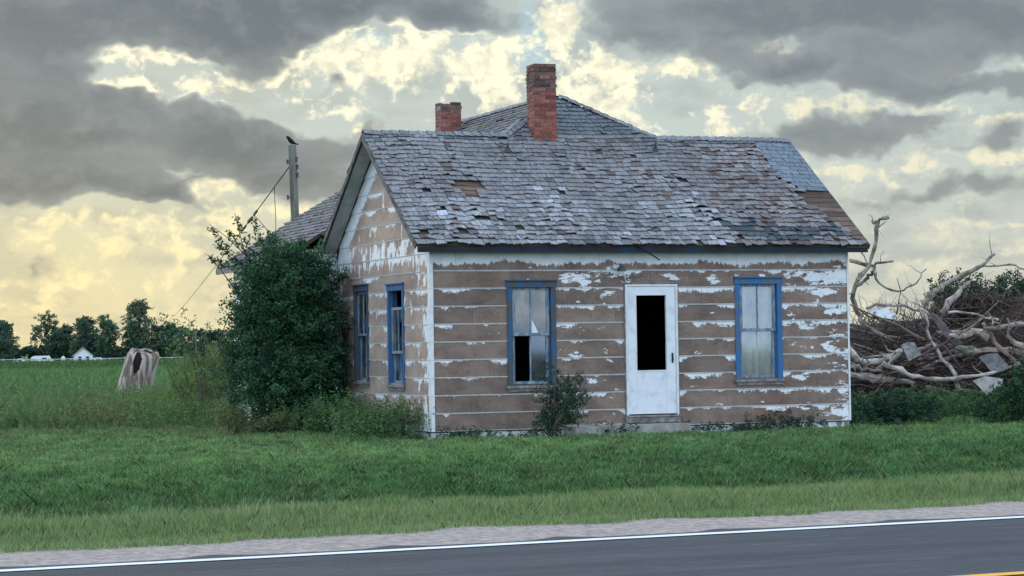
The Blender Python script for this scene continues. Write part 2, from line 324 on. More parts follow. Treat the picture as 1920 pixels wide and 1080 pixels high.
def m_glass(name, dirt, dcol, tint=.75):
    m, nt, out = new_mat(name); v = obc(nt)
    n = noise(nt, v, 3.2, 6, .6, sz=.7)
    gl = node(nt, 'ShaderNodeBsdfGlossy', {0: (.9, .95, 1, 1), 'Roughness': .04}); tr = node(nt, 'ShaderNodeBsdfTransparent', {0: (tint, tint, tint, 1)})
    fr = node(nt, 'ShaderNodeFresnel', {0: 1.6})
    a = node(nt, 'ShaderNodeMixShader', {0: math_(nt, 'ADD', fr.outputs[0], .05), 1: tr.outputs[0], 2: gl.outputs[0]})
    df = node(nt, 'ShaderNodeBsdfDiffuse', {0: (*dcol, 1)})
    b = node(nt, 'ShaderNodeMixShader', {0: math_(nt, 'MULTIPLY', smooth(nt, n, .4, .62), dirt), 1: a.outputs[0], 2: df.outputs[0]})
    nt.links.new(b.outputs[0], out.inputs[0]); return m
M['glass'] = m_glass('dirty_glass', .42, (.19, .22, .23)); M['glass_clear'] = m_glass('clear_glass', .06, (.3, .33, .33), .98)
def m_blind():
    m, nt, out = new_mat('lace_blind'); v = obc(nt)
    sp = node(nt, 'ShaderNodeSeparateXYZ', {0: v})
    wv = math_(nt, 'SINE', math_(nt, 'MULTIPLY', sp.outputs[2], 2 * math.pi / .024))
    folds = noise(nt, v, 8, 3, .5, sx=1, sy=1, sz=.15)
    c = mix(nt, smooth(nt, wv, -.6, .8), (.66, .67, .58), (.85, .85, .76))
    c = mix(nt, smooth(nt, folds, .35, .65), mix(nt, 1., c, (.72, .73, .73), 'MULTIPLY'), c)
    b = node(nt, 'ShaderNodeBsdfPrincipled', {'Base Color': c, 'Roughness': .9})
    t = node(nt, 'ShaderNodeBsdfTranslucent', {0: c}); x = node(nt, 'ShaderNodeMixShader', {0: .10, 1: b.outputs[0], 2: t.outputs[0]})
    nt.links.new(x.outputs[0], out.inputs[0]); return m
M['blind'] = m_blind()
M['bark_pale'] = m_rough('bare_pale_wood', (.44, .40, .37), (.20, .165, .14), 5, .9, lo=.42, hi=.62, tone=True, bstr=.6)
M['bark_dark'] = m_rough('dead_twig', (.10, .085, .08), (.20, .17, .15), 6, .95, tone=True)
M['bark'] = m_rough('tree_bark', (.05, .042, .035), (.11, .095, .08), 8, .95, tone=True)
M['pole'] = m_rough('pole_wood', (.09, .09, .075), (.19, .19, .16), 6, .9, sz=.15)
M['leaf_bush'] = m_leaf('bush_leaf', (.030, .082, .045), (.048, .115, .056), 1.6, .22)
M['leaf_light'] = m_leaf('light_leaf', (.07, .13, .055), (.12, .18, .09), 2., .4)
M['leaf_weed'] = m_leaf('weed_leaf', (.050, .125, .050), (.090, .175, .070), 2.2, .3)
M['leaf_field'] = m_leaf('field_weed_leaf', (.085, .17, .055), (.14, .155, .075), .45, .3)
M['leaf_olive'] = m_leaf('olive_leaf', (.115, .175, .07), (.16, .21, .09), 2., .4)
M['leaf_far'] = m_leaf('far_leaf', (.050, .095, .070), (.075, .125, .075), .15, .2)  # distance haze put into the colour: leaves lightened
M['leaf_dark'] = m_leaf('dark_leaf', (.022, .055, .034), (.035, .080, .042), 1.5, .2)
M['leaf_rust'] = m_leaf('dry_leaf', (.030, .045, .030), (.075, .045, .030), 2.5, .2)

# ------------------------------------------------------------------ terrain
RA = R(24.2); RN = np.array([-math.sin(RA), math.cos(RA)]); RT = np.array([math.cos(RA), math.sin(RA)])
def gz_q(q, p=0):
    pts = [(-400, -.1), (5, 0), (7.0, .06), (7.4, .10), (14.8, .10), (16.4, .07), (17.2, .085), (18.1, .07), (19.2, -.16), (20.4, -.38), (21.6, -.40), (23.5, -.26), (27.5, 0), (70, 0.0), (150, -.02), (620, -1.55), (4000, -1.9)]
    q = np.asarray(q, float)
    return np.interp(q, [a for a, b in pts], [b for a, b in pts])
def hsh(x, y, s): return np.sin(x * s * 1.7 + 1.3 * np.sin(y * s * 1.1)) * np.cos(y * s * 1.3 + .7 * np.sin(x * s * .9))
def ground_z(x, y):
    x = np.asarray(x, float); y = np.asarray(y, float)
    q = RN[0] * x + RN[1] * y
    a = np.interp(q, [16.4, 18, 80, 200], [0, 1, 1, 0])
    return gz_q(q) + a * (.025 * hsh(x, y, .9) + .012 * hsh(x + 3, y, 2.7))
def to_xy(p, q): return RT[0] * p + RN[0] * q, RT[1] * p + RN[1] * q

def m_ground():
    m, nt, out = new_mat('soil_and_turf'); g = node(nt, 'ShaderNodeNewGeometry').outputs['Position']
    s = node(nt, 'ShaderNodeSeparateXYZ', {0: g})
    q = math_(nt, 'ADD', math_(nt, 'MULTIPLY', s.outputs[0], float(RN[0])), math_(nt, 'MULTIPLY', s.outputs[1], float(RN[1])))
    n = noise(nt, g, 3.5, 7, .65)
    near = mix(nt, smooth(nt, n, .35, .7), (.022, .050, .022), (.050, .085, .035))
    far = mix(nt, smooth(nt, noise(nt, g, .06, 6, .6, sx=.25), .35, .65), (.055, .15, .050), (.085, .19, .060))
    far = mix(nt, smooth(nt, noise(nt, g, 2.0, 4, .6), .4, .7, 0, .5), far, (.03, .085, .03))
    c = mix(nt, smooth(nt, q, 75, 110), near, far)
    princ(nt, out, c, .95, .1, bump=n, bstr=.6, bdist=.03); return m
M['ground'] = m_ground()
def m_gravel():
    m, nt, out = new_mat('pink_gravel'); g = node(nt, 'ShaderNodeNewGeometry').outputs['Position']
    v = node(nt, 'ShaderNodeTexVoronoi', {'Vector': g, 'Scale': 60.}, feature='F1')
    n = noise(nt, g, 2.5, 6, .6); n2 = noise(nt, g, 14, 7, .8)
    c = mix(nt, smooth(nt, n2, .36, .64), (.20, .17, .155), (.46, .39, .355))
    c = mix(nt, math_(nt, 'MULTIPLY', smooth(nt, n, .55, .75), .4), c, (.20, .175, .17))
    princ(nt, out, c, .95, .15, bump=math_(nt, 'ADD', v.outputs[0], n2), bstr=.6, bdist=.012); return m
M['gravel'] = m_gravel()
def m_asphalt():
    m, nt, out = new_mat('asphalt'); g = node(nt, 'ShaderNodeNewGeometry').outputs['Position']
    mp = node(nt, 'ShaderNodeVectorRotate', {'Vector': g, 'Angle': -RA}, rotation_type='Z_AXIS').outputs[0]
    n = noise(nt, mp, 60, 4, .7); st = noise(nt, mp, 1.2, 6, .62, sx=.10, sy=1.6); ag = noise(nt, mp, 7, 7, .78, sx=.22, sy=1.3)
    c = mix(nt, smooth(nt, st, .3, .7), (.023, .026, .031), (.050, .055, .063))
    c = mix(nt, smooth(nt, ag, .50, .68, 0, .6), c, (.105, .112, .122))
    c = mix(nt, smooth(nt, n, .35, .7, 0, .45), c, (.10, .105, .112))
    princ(nt, out, c, .88, .25, bump=n, bstr=.5, bdist=.006); return m
M['asphalt'] = m_asphalt()
def m_line(name, c1, c2):
    m, nt, out = new_mat(name); g = node(nt, 'ShaderNodeNewGeometry').outputs['Position']
    princ(nt, out, mix(nt, smooth(nt, noise(nt, g, 30, 5, .7), .55, .75), c1, c2), .7, .3); return m
M['line_white'] = m_line('road_paint_white', (.70, .72, .73), (.30, .31, .32)); M['line_yellow'] = m_line('road_paint_yellow', (.75, .38, .06), (.4, .25, .1))

def strip(name, qs, ps, dz, mat, label=None, wob=None, zf=None):
    mb = MB(); vs = []; fs = []
    for i, p in enumerate(ps):
        for j, q in enumerate(qs):
            qq = q + (wob(p, j) if wob else 0)
            x, y = to_xy(p, qq); vs.append((x, y, float((zf or ground_z)(x, y)) + dz))
    n = len(qs)
    for i in range(len(ps) - 1):
        for j in range(n - 1): fs.append((i * n + j, (i + 1) * n + j, (i + 1) * n + j + 1, i * n + j + 1))
    mb.add(vs, fs); o = mb.build(name, mat, smooth=True); tag(o, kind='structure'); return o
psg = sorted(set([*np.arange(-60, 60.1, .8).round(2), *np.arange(-300, 301, 20.), -4000, -2500, -1500, -1000, -700, -450, 450, 700, 1000, 1500, 2500, 4000]))
qsg = sorted(set([-400, -100, -30, -10, 0, 4, 6, 7.0, 7.4, 9, 11, 13, 14.8, 15.6, 16.4, *np.arange(16.8, 50, .5).round(2), *np.arange(50, 80, 2.), *np.arange(80, 160, 8.), *np.arange(160, 620, 30.), 620, 900, 1400, 2200, 4000]))
g_ = strip('ground', qsg, psg, -.02, M['ground'])
psr = [*np.arange(-300, -30, 15.), *np.arange(-30, 30, .25), *np.arange(30, 301, 15.)]
road_z = lambda x, y: .10
strip('road', [7.4, 9.2, 11, 13, 14.60, 14.68], psr, .012, M['asphalt'], zf=road_z,
      wob=lambda p, j: 0 if j < 5 else .03 + .17 * max(0, math.sin(p * 2 * math.pi / 1.35 + .5 * math.sin(p))) ** 4 + .03 * math.sin(p * 23) * math.sin(p * 7))
strip('gravel_shoulder', [14.55, 15.1, 15.6, 16.0, 16.45], psr, .006, M['gravel'], zf=lambda x, y: float(gz_q(RN[0] * x + RN[1] * y)),
      wob=lambda p, j: 0 if j < 4 else .10 * math.sin(p * 1.1) + .06 * math.sin(p * 3.7 + 1) + .03 * math.sin(p * 11))
strip('road_edge_line', [14.40, 14.54], psr, .018, M['line_white'], zf=road_z, wob=lambda p, j: .006 * math.sin(p * 2.1) + .003 * math.sin(p * 9))
strip('road_centre_line', [10.96, 11.09], psr, .018, M['line_yellow'], zf=road_z)

# ------------------------------------------------------------------ vegetation generators
def reject(fn, n, box):
    out = []
    while sum(map(len, out)) < n:
        c = np.stack([NG.uniform(a, b, n) for a, b in box], 1); out.append(c[fn(c)])
    return np.concatenate(out)[:n]
def blades(base, height, width, lean=.35, tone=None, curve=.3):
    """one triangle pair per blade"""
    n = len(base); a = NG.uniform(0, 2 * np.pi, n); la = NG.uniform(0, 2 * np.pi, n)
    h = height * NG.uniform(.6, 1.25, n); w = width * NG.uniform(.6, 1.3, n) / 2
    side = np.stack([np.cos(a) * w, np.sin(a) * w, np.zeros(n)], 1)
    ln = lean * NG.uniform(.1, 1.3, n) * h
    d = np.stack([np.cos(la) * ln, np.sin(la) * ln, h * .95], 1)
    mid = base + d * np.array([.35, .35, .6]); tip = base + d
    v = np.stack([base - side, base + side, mid + side * .7, tip], 1)
    v2 = np.stack([base - side, mid + side * .7, tip, mid - side * .7], 1)
    v = np.stack([base - side, base + side, mid + side * .75, tip, mid - side * .75], 1)
    return v.reshape(-1, 3)
def leaves(c, size, tone=None, up=.3, asp=.5):
    n = len(c); d = NG.normal(size=(n, 3)); d[:, 2] = d[:, 2] * .7 + up * .3; d /= np.linalg.norm(d, axis=1, keepdims=True)
    e = NG.normal(size=(n, 3)); s = np.cross(d, e); s /= np.linalg.norm(s, axis=1, keepdims=True)
    L = (size * NG.uniform(.6, 1.3, n))[:, None]; W_ = L * asp
    v = np.stack([c, c + d * L * .45 + s * W_ * .5, c + d * L, c + d * L * .45 - s * W_ * .5], 1)
    return v.reshape(-1, 3)
def sprays(origins, dirs, L, per, spread, size, droop=.15, asp=.5):
    """leafy twigs: per leaves along each, returns leaf verts + twig lines"""
    n = len(origins); t = NG.uniform(.05, 1, (n, per)) ** .8
    L = np.broadcast_to(np.asarray(L, float), (n,))[:, None]
    p = origins[:, None, :] + dirs[:, None, :] * (t * L)[..., None]
    p[..., 2] -= droop * (t ** 2) * L
    p += NG.normal(size=p.shape) * (spread * (1.1 - t * .8))[..., None]
    return leaves(p.reshape(-1, 3), np.full(n * per, size), asp=asp)
def tones(n, lo=.7, hi=1.3, grp=1, warm=.0):
    t = NG.uniform(lo, hi, (n + grp - 1) // grp).repeat(grp)[:n]
    w = NG.normal(size=(n,)) * warm
    return np.clip(np.stack([t * (1 + w), t, t * (1 - w * .5)], 1), 0, 3)
def unit(v): return v / np.linalg.norm(v, axis=1, keepdims=True)
def hull_sprays(ells, n, L, per, spread, size, up=.5, shell=.35, asp=.5, zmin=.02):
    """sprays starting in ellipsoids and pointing outward"""
    vol = np.array([e[3] * e[4] * e[5] for e in ells]) ** .75; vol /= vol.sum(); os, ds = [], []
    for e, f in zip(ells, vol):
        k = max(3, int(n * f)); d = unit(NG.normal(size=(k, 3))); r = NG.uniform(shell, 1, k) ** .6
        o = np.array(e[:3]) + d * np.array(e[3:6]) * r[:, None] * .85
        dd = unit(d * np.array([1, 1, .8]) + np.array([0, 0, up]) + NG.normal(size=(k, 3)) * .35); os.append(o); ds.append(dd)
    o = np.concatenate(os); d = np.concatenate(ds); keep = o[:, 2] > zmin; o, d = o[keep], d[keep]
    return sprays(o, d, L * NG.uniform(.5, 1.3, len(o)), per, spread, size, asp=asp), len(o)

# ------------------------------------------------------------------ the farmhouse (local: x along the front, y back along the side, z up)
HA = R(20.6)
house = empty('abandoned_farmhouse', (-1.27, 36.7, 0), HA)
tag(house, 'abandoned wooden farmhouse with peeling white paint, blue window frames and worn grey shingle roof', 'house')
HX = np.array([math.cos(HA), math.sin(HA)]); HY = np.array([-math.sin(HA), math.cos(HA)])
def hw(u, v): return -1.27 + HX[0] * u + HY[0] * v, 36.7 + HX[1] * u + HY[1] * v
TF = lambda a, d, h: (a, -d, h)          # front wall: a along, d outward
TS = lambda a, d, h: (-d, a, h)          # left side wall
def cut(a0, a1, za, zb, ops):
    iv = [(a0, a1)]
    for o0, o1, oz0, oz1 in ops:
        if oz0 < zb - 1e-4 and oz1 > za + 1e-4:
            iv = [(x, y) for s, e in iv for x, y in ((s, min(e, o0)), (max(s, o1), e)) if y - x > 1e-3]
    return iv
def boards(T, lim, ops, ztop, uvf, mat, name):
    mb = MB(); z = .125; k = 0
    while z < ztop - .01:
        z1 = min(z + .28, ztop); jit = rnd.uniform(-.003, .003)
        cuts = sorted({z, z1, *[o for op in ops for o in op[2:] if z < o < z1]})
        for za, zb in zip(cuts, cuts[1:]):
            d = lambda zz: .020 - .015 * (zz - z) / .28
            la, lb = lim(za), lim(zb)
            for s, e in cut(la[0], la[1], za, zb, ops):
                s2, e2 = (lb[0] if s == la[0] else s), (lb[1] if e == la[1] else e)
                if s2 >= e2: s2 = e2 = (s2 + e2) / 2
                mb.quad(T(s, d(za), za), T(e, d(za), za), T(e2, d(zb), zb), T(s2, d(zb), zb))
                if za == z: mb.quad(T(s, .003, za), T(e, .003, za), T(e, d(za), za), T(s, d(za), za))
        z = z1; k += 1
    return mb.build(name, mat, house, uvf=uvf)
def backing(mb, T, lim, ops, z0, z1, th=.12, steps=None):
    cuts = sorted({z0, z1, *[o for op in ops for o in op[2:]], *(steps if steps is not None else [])})
    for za, zb in zip(cuts, cuts[1:]):
        l = lim((za + zb) / 2); l2 = lim(zb)
        for s, e in cut(max(l[0], l2[0]), min(l[1], l2[1]), za, zb, ops):
            if e > s: mb.box(s, e, -th, 0, za, zb, T=T)
FW = [(1.33, 2.02, .83, 2.40), (5.325, 6.04, .86, 2.43)]; FD = (3.33, 4.18, .30, 2.38)
SW = [(3.35, 4.03, .90, 2.44), (1.39, 2.11, .87, 2.40)]
limf = lambda z: (.0, 7.36)
def lims(z):
    h = (4.93 - z) / .7036; return (max(.0, 2.55 - h), min(5.1, 2.55 + h))
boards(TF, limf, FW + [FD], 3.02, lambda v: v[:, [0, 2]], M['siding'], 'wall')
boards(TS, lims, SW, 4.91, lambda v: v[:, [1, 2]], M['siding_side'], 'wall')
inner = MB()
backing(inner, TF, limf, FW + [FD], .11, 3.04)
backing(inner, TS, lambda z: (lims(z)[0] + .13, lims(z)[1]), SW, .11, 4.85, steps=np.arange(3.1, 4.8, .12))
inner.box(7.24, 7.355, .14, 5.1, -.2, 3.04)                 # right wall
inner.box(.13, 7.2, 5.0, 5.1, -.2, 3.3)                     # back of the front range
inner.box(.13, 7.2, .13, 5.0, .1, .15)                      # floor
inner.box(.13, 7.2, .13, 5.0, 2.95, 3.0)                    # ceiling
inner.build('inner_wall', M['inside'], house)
# plain outer walls of the range behind and of the right end
ow = MB()
ow.box(-.7, -.58, 5.12, 9.98, .0, 3.16); ow.box(-.57, 7.85, 9.88, 10.0, 0, 3.1); ow.box(7.75, 7.87, 5.12, 9.87, 0, 3.1)
ow.box(-.57, -.01, 5.14, 5.2, .0, 3.2); ow.box(7.37, 7.74, 5.14, 5.2, 0, 3.2)
ow.add([(-.7, 9.995, 3.1), (7.87, 9.995, 3.1), (3.65, 9.995, 5.76)], [(0, 1, 2)])
ow.add([(7.36, .0, 3.0), (7.36, 5.1, 3.0), (7.36, 2.55, 4.9)], [(0, 1, 2)])
ow.quad((7.36, 0, .1), (7.36, 5.1, .1), (7.36, 5.1, 3.0), (7.36, 0, 3.0))
ow.build('outer_wall', M['white_old'], house)
cb = MB(); cb2 = MB()   # corner boards: metal caps, one per course
z = .125
while z < 3.0:
    z1 = min(z + .276, 3.02); j = rnd.uniform(-.004, .004)
    cb.box(-.028 + j, .030 + j, -.028, -.0215, z, z1); cb.box(-.0285 + j, -.0215 + j, -.0212, .085, z, z1 + .003)
    cb2.box(7.335, 7.368 + j, -.027, -.0215, z, z1); cb2.box(7.362, 7.372, -.0212, .06, z, z1)
    z += .28
cb.build('corner_board', M['white'], house); cb2.build('corner_board', M['white'], house)
fd = MB(); fd.box(.0, 7.35, .012, .3, -.35, .105); fd.box(-.0, .3, .31, 5.1, -.35, .105); fd.box(-.68, -.4, 5.2, 9.8, -.35, .0)
fd.build('foundation', M['foundation'], house)
stp = MB(); stp.box(2.2, 4.2, -.50, -.03, -.2, .165); stp.box(2.19, 3.3, -.035, -.0245, .165, .185)
stp.build('porch_step', M['concrete'], house)

def window(T, a0, a1, z0, z1, drop=0., miss=(), curtain_or_glow=False, worn=False, cas=.085, lowmunt=True, lowmat=None):
    w = MB(); th = .034
    w.box(a0, a0 + cas, .012, th, z0 + .02, z1 - .10, T=T); w.box(a1 - cas, a1, .012, th, z0 + .02, z1 - .10, T=T)
    w.box(a0 - .012, a1 + .012, .012, th + .008, z1 - .099, z1, T=T)
    w.box(a0 - .02, a1 + .02, .012, th + .035, z1 + .001, z1 + .022, T=T)
    o = w.build('window', M['blue_worn' if worn else 'blue'], house)
    ia, ib, iz0, iz1 = a0 + cas, a1 - cas, z0 + .075, z1 - .10
    j = MB()      # jamb lining
    j.box(ia - .019, ia, -.12, .011, iz0, iz1, T=T); j.box(ib, ib + .019, -.12, .011, iz0, iz1, T=T); j.box(ia, ib, -.12, .011, iz1, iz1 + .018, T=T)
    j.box(ia, ia + .018, -.05, -.03, iz0, iz1, T=T); j.box(ib - .018, ib, -.05, -.03, iz0, iz1, T=T)
    j.build('jamb', M['blue_worn' if worn else 'blue'], o)
    s = MB(); s.box(a0 - .03, a1 + .03, -.12, th + .03, z0 + .012, z0 + .05, T=T); s.box(a0, a1, .012, th + .004, z0 - .04, z0 + .011, T=T)
    s.build('sill', M['greywood'], o)
    mz = (iz0 + iz1) / 2 + .02; mid = (ia + ib) / 2
    def sash(name, za, zb, d0, d1, mat):
        b = MB(); st = .045
        b.box(ia + .019, ia + .019 + st, d0, d1, za, zb, T=T); b.box(ib - .019 - st, ib - .019, d0, d1, za, zb, T=T)
        b.box(ia + .019 + st, ib - .019 - st, d0, d1, zb - st, zb, T=T); b.box(ia + .019 + st, ib - .019 - st, d0, d1, za, za + st, T=T)
        if lowmunt or name == 'upper_sash': b.box(mid - .011, mid + .011, d0 + .004, d1 - .004, za + st, zb - st, T=T)
        b.build(name, mat, o)
    up = MB(); zt = iz1 - drop
    sash('upper_sash', mz - .02 - drop, zt, -.045, -.012, M['sash']); sash('lower_sash', iz0, mz + .02, -.085, -.052, M['sash'])
    g = MB(); g2_ = MB(); d = -.030
    for k, (x0, x1) in enumerate(((ia + .06, mid - .01), (mid + .01, ib - .06))):
        if ('u', k) not in miss: g.box(x0, x1, d, d + .003, mz - drop + .02, zt - .04, T=T)
        if ('l', k) not in miss: (g if not lowmat else g2_).box(x0, x1, d - .04, d - .037, iz0 + .04, mz - .02, T=T)
    g.build('pane', M['glass_clear' if curtain_or_glow else 'glass'], o)
    if g2_.v: g2_.build('pane', M[lowmat], o)
    if curtain_or_glow:
        c = MB(); n = 40; vs = []
        for i in range(n + 1):
            a = ia + .01 + (ib - ia - .02) * i / n; dd = -.100 - .006 * math.sin(i * 1.3) - .006 * math.sin(i * .55)
            vs += [T(a, dd, iz0 + .005), T(a, dd, iz1)]
        c.add(vs, [(2 * i, 2 * i + 2, 2 * i + 3, 2 * i + 1) for i in range(n)]); c.build('curtain_or_glow', M['blind'], o)
    return o, (ia, ib, iz0, iz1, mid, mz)
w1, g1 = window(TF, 1.26, 2.09, .765, 2.476, miss={('l', 0)}, worn=True, lowmat='glass_clear')
w1['label'] = 'window left of the door with a missing lower pane'
sh = MB(); sh.add([TF(g1[4] + .014, -.024, g1[5] + .026), TF(g1[4] + .13, -.024, g1[5] + .026), TF(g1[4] + .014, -.024, g1[5] + .24),
                   TF(g1[4] + .014, -.027, g1[5] + .026), TF(g1[4] + .13, -.027, g1[5] + .026), TF(g1[4] + .014, -.027, g1[5] + .24)],
                  [(0, 1, 2), (5, 4, 3), (0, 3, 4, 1), (1, 4, 5, 2), (2, 5, 3, 0)])
sh.build('glass_shard', M['white'], w1)
w2, g2 = window(TF, 5.255, 6.11, .79, 2.51, curtain_or_glow=True, lowmunt=False)
w2['label'] = 'window right of the door, bright blue frame, pale blind behind the glass'
w3, g3 = window(TS, 3.28, 4.10, .82, 2.52, worn=True, cas=.075); w3['label'] = 'narrow-looking side window nearer the bush'
w4, g4 = window(TS, 1.32, 2.18, .79, 2.48, drop=.27, cas=.075); w4['label'] = 'side window near the corner, its upper sash slipped down'
glow_sheet = MB()  # pale pleated sheet added in place of light showing through the panes
for i in range(7):
    a = g4[0] + .05 + i * .035; glow_sheet.quad(TS(a, -.17 - .01 * (i % 2), g4[2] + .5), TS(a + .035, -.17 - .01 * ((i + 1) % 2), g4[2] + .5), TS(a + .035, -.17 - .01 * ((i + 1) % 2), g4[3]), TS(a, -.17 - .01 * (i % 2), g4[3]))
glow_sheet.build('curtain_or_glow', M['blind'], w4)

# storm door
dr = MB(); a0, a1, z0, z1 = 3.29, 4.21, .305, 2.415
for q in ((a0, a0 + .035, z0, z1), (a1 - .035, a1, z0, z1)): dr.box(q[0], q[1], .012, .045, q[2], q[3], T=TF)
dr.box(a0 + .035, a1 - .035, .012, .045, z1 - .03, z1, T=TF)
door = dr.build('door', M['white'], house); door['label'] = 'white storm door with a tall black opening'
lf = MB(); la, lb, lz0, lz1 = a0 + .04, a1 - .04, z0 + .015, z1 - .035; oa, ob, oz0, oz1 = 3.485, 4.005, 1.025, 2.235
lf.box(la, oa, -.005, .033, lz0, lz1, T=TF); lf.box(ob, lb, -.005, .033, lz0, lz1, T=TF)
lf.box(oa, ob, -.005, .033, oz1, lz1, T=TF); lf.box(oa, ob, -.005, .030, lz0, oz0, T=TF)
for q in ((oa - .022, oa - .002, oz0, oz1), (ob + .002, ob + .022, oz0, oz1), (oa - .022, ob + .022, oz1 + .002, oz1 + .022), (oa - .022, ob + .022, oz0 - .022, oz0 - .002)):
    lf.box(q[0], q[1], .0335, .038, q[2], q[3], T=TF)
for q in ((oa - .01, oa + .0, lz0 + .09, oz0 - .03), (ob, ob + .01, lz0 + .09, oz0 - .03)): lf.box(q[0], q[1], .0335, .037, q[2], q[3], T=TF)
leaf = lf.build('door_leaf', m_rough('white_aluminium', (.70, .72, .74), (.50, .53, .56), 5, .45, lo=.45, hi=.75, spec=.5, bstr=.1), door)
hd = MB(); hd.box(lb - .075, lb - .05, .033, .045, 1.14, 1.30, T=TF); hd.tube([TF(lb - .062, .05, 1.16), TF(lb - .062, .07, 1.20), TF(lb - .062, .05, 1.27)], .009)
hd.build('handle', M['bluedark'], door)
th = MB(); th.box(a0 - .01, a1 + .01, .014, .075, z0 - .03, z0 - .004, T=TF); th.box(a0 - .03, a1 + .02, .013, .05, z0 - .125, z0 - .031, T=TF)
th.build('threshold', M['greywood'], door)
td = MB(); td.box(a0 - .02, a0 - .001, .012, .03, z0, z1 + .01, T=TF); td.box(a1 + .001, a1 + .02, .012, .03, z0, z1 + .01, T=TF); td.box(a0 - .02, a1 + .02, .012, .034, z1 + .011, z1 + .03, T=TF)
td.build('door_casing', M['greywood'], door)
# porch lamp: shade on a bent arm, cord down to the door
pl = MB(); cx, cz = 3.20, 2.66
pts = []
for i in range(7):
    w_ = math.pi / 2 * i / 6; pts.append((TF(cx, .10, cz), math.cos(w_)))
rings = [(.012, .045), (.035, .04), (.058, .022), (.068, -.01), (.07, -.035)]
vs = []
for r_, dz in rings:
    for k in range(12): w_ = k * math.pi / 6; vs.append(TF(cx + r_ * math.cos(w_), .12 + r_ * math.sin(w_) - dz * .35, cz + dz))
fs = [(i * 12 + k, i * 12 + (k + 1) % 12, (i + 1) * 12 + (k + 1) % 12, (i + 1) * 12 + k) for i in range(4) for k in range(12)] + [tuple(range(12))]
pl.add(vs, fs); pl.tube([TF(cx, .02, cz + .03), TF(cx, .07, cz + .07), TF(cx, .12, cz + .05)], .009)
lamp = pl.build('porch_lamp', M['darkmetal'], house)
cd = MB(); cd.tube([TF(cx + .03, .10, cz - .03), TF(cx + .07, .05, cz - .10), TF(cx + .12, .036, cz - .22)], .006); cd.build('cord', M['white'], lamp)

# ------------------------------------------------------------------ roof
mF = .7036; cF = math.cos(math.atan(mF)); mL = .604; cL = math.cos(math.atan(mL)); mR = .6253; cR = math.cos(math.atan(mR))
def sagz(u, v): return 0.012 * math.sin(u * 1.3 + .4) + .010 * math.sin(u * 2.9 + v)
PL = {  # plane: (function (a,b,n) -> point, polygon in (a,b)); b runs up the slope from the eave
 'front': (lambda a, b, n: (a, -.25 + b * cF - n * math.sin(math.atan(mF)), 3.05 + b * math.sin(math.atan(mF)) + n * cF + sagz(a, 0) * min(1, b)),
           [(-.3, 0), (7.65, 0), (7.65, 2.8 / cF), (5.02, 2.8 / cF), (3.65, 4.0 / cF), (2.28, 2.8 / cF), (-.3, 2.8 / cF)]),
 'left': (lambda a, b, n: (-1 + b * cL - n * math.sin(math.atan(mL)), a, 3.05 + b * math.sin(math.atan(mL)) + n * cL),
          [(5.2, 0), (10.1, 0), (10.1, 4.65 / cL), (3.75, 4.65 / cL), (2.56, 3.28 / cL), (4.749, .70 / cL), (5.2, .70 / cL)]),
 'right': (lambda a, b, n: (8.15 - b * cR + n * math.sin(math.atan(mR)), a, 3.05 + b * math.sin(math.atan(mR)) + n * cR),
           [(5.2, 0), (10.1, 0), (10.1, 4.5 / cR), (3.75, 4.5 / cR), (2.56, 3.13 / cR), (4.897, .51 / cR), (5.2, .51 / cR)]),
 'rear': (lambda a, b, n: (a, 5.35 - b * cF + n * math.sin(math.atan(mF)), 3.05 + b * math.sin(math.atan(mF)) + n * cF + sagz(a, 0) * min(1, b)),
          [(-.3, 0), (-.02, 0.0), (-.02, .6), (2.26, 2.8 / cF), (-.3, 2.8 / cF)]),
 'rear2': (lambda a, b, n: (a, 5.35 - b * cF + n * math.sin(math.atan(mF)), 3.05 + b * math.sin(math.atan(mF)) + n * cF + sagz(a, 0) * min(1, b)),
          [(5.0, 2.8 / cF), (7.65, .0), (7.65, 2.8 / cF)]),
}
def spans(poly, b):
    xs = []
    for (x0, y0), (x1, y1) in zip(poly, poly[1:] + poly[:1]):
        if (y0 <= b < y1) or (y1 <= b < y0): xs.append(x0 + (b - y0) / (y1 - y0) * (x1 - x0))
    xs.sort(); return list(zip(xs[::2], xs[1::2]))
roof = MB()
for k, (fn, poly) in PL.items():
    n = len(poly); top = [fn(a, b, .0) for a, b in poly]; bot = [fn(a, b, -.045) for a, b in poly]
    if k == 'front': top = [fn(a, b, -.012) for a, b in poly]
    roof.add(top + bot, [tuple(range(n)), tuple(range(2 * n - 1, n - 1, -1))] + [(i, (i + 1) % n, n + (i + 1) % n, n + i) for i in range(n)])
roof_o = roof.build('roof', M['deck'], house)
def inpoly(p, poly):
    c = False
    for (x0, y0), (x1, y1) in zip(poly, poly[1:] + poly[:1]):
        if (y0 > p[1]) != (y1 > p[1]) and p[0] < (x1 - x0) * (p[1] - y0) / (y1 - y0) + x0: c = not c
    return c
PATCH = [(6.88, 3.5), (7.8, 3.5), (7.8, 1.61), (7.23, 1.62), (6.89, 2.10), (6.93, 2.74), (6.92, 3.05)]
HOLE = [(.72, 2.02), (.92, 1.86), (1.20, 1.90), (1.36, 1.84), (1.30, 1.62), (1.12, 1.42), (.98, 1.36), (.86, 1.46), (.84, 1.70)]
BROWN = [(6.2, 3.2), (6.9, 2.7), (7.7, 1.55), (7.7, .0), (6.0, .0), (5.6, .9), (5.5, 2.0)]
DARKP = [(5.2, .62), (5.7, .75), (6.35, .5), (7.3, .62), (7.35, .22), (6.2, .12), (5.3, .25)]
def spans_top(poly, a, bmax):
    ys = [y0 + (a - x0) / (x1 - x0) * (y1 - y0) for (x0, y0), (x1, y1) in zip(poly, poly[1:] + poly[:1]) if (x0 <= a < x1) or (x1 <= a < x0)]
    return max(ys) if ys else bmax
